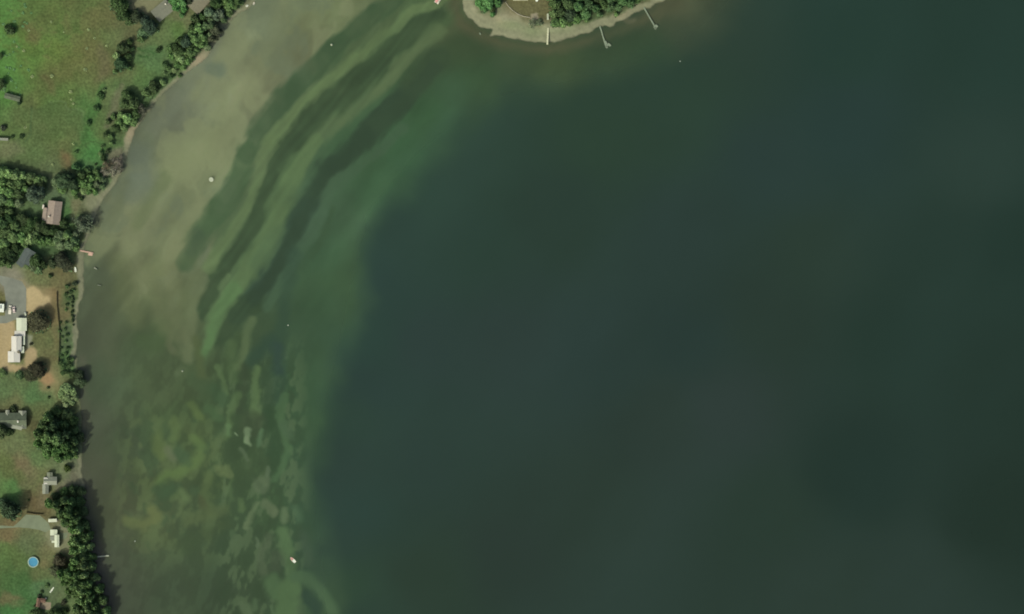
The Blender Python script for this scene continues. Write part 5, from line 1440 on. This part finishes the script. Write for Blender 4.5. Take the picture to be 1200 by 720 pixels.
belt([(74, 673, 7), (82, 674, 7.5), (91, 675, 8), (99, 674, 7.5, LG), (77, 682, 5.5), (89, 685, 7.5), (98, 685, 8), (105, 684, 6.5), (97, 694, 8, LG), (105, 694, 7), (90, 695, 6), (96, 704, 7.5), (105, 703, 8, LG), (92, 713, 7), (102, 713, 8), (111, 711, 7.5), (99, 722, 8), (109, 722, 8, LG), (117, 723, 6), (105, 732, 9), (94, 730, 9), (114, 734, 8), (86, 687, 4.5, DG), (81, 693, 4)],
     (.088, .155, .056), 'green tree in the southernmost wood', 'southernmost shore wood', hf=2.0)
belt([(45, 718, 5.5), (38, 719, 4, MG), (62, 718, 6.5), (70, 721, 7), (54, 724, 5), (76, 716, 4)], DG, 'dark tree below the tan patio', 'bottom edge trees', 'd', .8)
shrub(75, 706, 4, (.06, .07, .04), 'brownish bush right of the tan patio')
shrub(80, 700, 3, MG, 'green bush in the gap right of the tan patio')
tree(1, 100, 6.5, DG, 'dark tree at the left edge above the mossy shed', kind='d', hf=.7)
tree(1, 66, 4, DG, 'small dark tree at the left edge of the upper field', kind='d', hf=.6)
# wooded point
belt([(571, 2, 8.5), (566, -6, 8), (578, -5, 8), (576, 11, 4.5, (.05, .08, .03)), (562, 4, 5.5), (583, 4, 6), (568, 10, 5.5), (577, 17, 3.5)], (.070, .165, .055), 'vivid tree at the sandy point tip', 'vivid trees at the tip of the point')
belt([(650, 6, 7.5, MG), (649, 17, 6.5, MG), (652, 27, 6.5), (660, 27, 6.5, LG), (658, 13, 7, DG), (667, 6, 8, DG), (668, 18, 8, (.035, .065, .03)), (662, -5, 8, DG), (648, -6, 8, MG), (675, 22, 6, MG), (667, 28, 4, MG)],
     MG, 'green tree on the point near the pale dock', 'left half of the wood on the point')
belt([(678, 8, 7.5), (686, 16, 7), (690, 6, 7.5, (.05, .095, .04)), (680, -6, 8), (698, 10, 6.5), (700, -2, 8, DG), (708, 6, 6.5, MG), (716, 9, 6.5), (724, 9, 6), (716, -2, 7), (729, 2, 7), (738, 4, 6), (733, -7, 8), (746, 1, 5, MG), (753, -3, 5, DG), (688, 24, 3.5, MG), (703, 17, 4), (722, 17, 3, LG), (748, -10, 8, MG), (693, -9, 8)],
     (.072, .14, .055), 'green tree on the point near the grey docks', 'right half of the wood on the point')
tree(624, 28, 5.5, (.13, .15, .10), 'faint half bare tree on the beach of the point left of the pale dock', kind='s', hf=.6)
tree(632, 27, 4, (.13, .16, .10), 'small half bare tree beside the head of the pale dock', kind='s', hf=.6)
# pale tufts scattered over the hay field
tufts = []
for i, (x, y, rr_) in enumerate([(100, 82, 2.8), (61, 89.5, 2.6), (83, 108, 2.4), (28, 60, 2.0), (38, 90, 2.2), (102, 57, 2.2), (104, 35, 2.0), (111, 45, 1.8), (86, 122, 1.9), (83.5, 117, 1.6), (20, 55, 1.6), (34, 36, 1.8), (60, 26, 1.6), (125, 54, 2.0), (30, 150, 2.0), (86, 169, 1.5), (75, 38, 1.3), (62, 193, 2.2)]):
    tufts.append((x, y, shrub(x, y, rr_, (.19, .25, .105), 'x', 'pale tufts in the hay field', hf=.4), 'pale weed tuft'))
relabel(tufts, 'standing in the hay field')
rs = random.Random(55); clumps = []
for i in range(46):
    x, y = rs.uniform(2, 44), rs.uniform(4, 112)
    if rs.random() < x / 60: continue
    clumps.append((x, y, shrub(x, y, rs.uniform(1.0, 2.4), (.095, .20, .075), 'x', 'bright weed clumps of the hay field', hf=.35), 'bright low weed clump'))
relabel(clumps, 'at the left of the hay field')

# scrub that closes the belts
belt([(202, 66, 4.5), (200, 58, 4), (205, 83, 3.5, LG), (197, 80, 3), (215, 79, 4, LG), (223, 69, 4.5), (226, 55, 5, DG), (239, 46, 6), (228, 38, 6), (224, 41, 5, LG), (262, 24, 5, GG), (268, 15, 4.5), (276, 8, 4)],
     MG, 'green tree filling the upper shore belt', 'scrub of the upper shore belt')
belt([(130, 160, 3.5), (124, 158, 3, DG), (131, 168, 3, LG), (118, 180, 3), (122, 186, 3.5, DG), (113, 202, 4, LG), (105, 208, 4.5), (93, 212, 5), (120, 219, 4, GG), (104, 225, 4), (90, 231, 3, DG), (96, 233, 2.6, DG), (128, 143, 3.5, DG), (133, 137, 3.5)],
     MG, 'green tree in the loose scrub by the narrow beach', 'loose scrub by the narrow beach')
belt([(150, 68, 5), (137, 66, 5, LG), (152, 50, 4, DG), (136, 84, 4, LG), (152, 80, 3.5), (166, 47, 5), (170, 24, 6, TL), (152, 26, 5, DG), (134, 2, 5, DG)],
     MG, 'green tree in the clumps left of the clearing', 'clumps left of the clearing')

# undergrowth that fills the floor of the woods
ug_v = []; ug_f = []
rs2 = np.random.default_rng(3)
trees_xy = [(o.location.x, o.location.y, o.children[0].scale[0] * 5 if o.children else 3) for o in COL.objects if o.get('category') == 'tree']
for (x, y, R) in trees_xy:
    n = int(26 * (R / 4) ** 2) + 10
    a = rs2.uniform(0, 6.28, n); d = np.sqrt(rs2.uniform(0, 1, n)) * R * 1.05
    X = x + np.cos(a) * d; Y = y + np.sin(a) * d
    PX = X / S + 600; PY = 360 - Y / S
    sd = shore_sd(PX, PY); Z = height(PX, PY, sd)
    for k in range(n):
        if sd[k] < 5: continue
        s = rs2.uniform(.3, .8); t = rs2.uniform(0, 6.28); c_, s_ = math.cos(t) * s, math.sin(t) * s
        z0 = Z[k] + rs2.uniform(.1, 1.0); b0 = len(ug_v)
        ug_v += [(X[k] - c_, Y[k] - s_, z0), (X[k] + s_, Y[k] - c_, z0 + .25 * s), (X[k] + c_, Y[k] + s_, z0 - .1), (X[k] - s_, Y[k] + c_, z0 + .2)]
        ug_f.append((b0, b0 + 1, b0 + 2, b0 + 3))
me = bpy.data.meshes.new('undergrowth'); me.from_pydata(ug_v, [], ug_f); me.materials.append(foliage)
o = bpy.data.objects.new('undergrowth', me); COL.objects.link(o); o.color = (.06, .11, .045, 1)
tag(o, 'low green undergrowth covering the ground beneath the shore trees', 'undergrowth', kind='stuff')
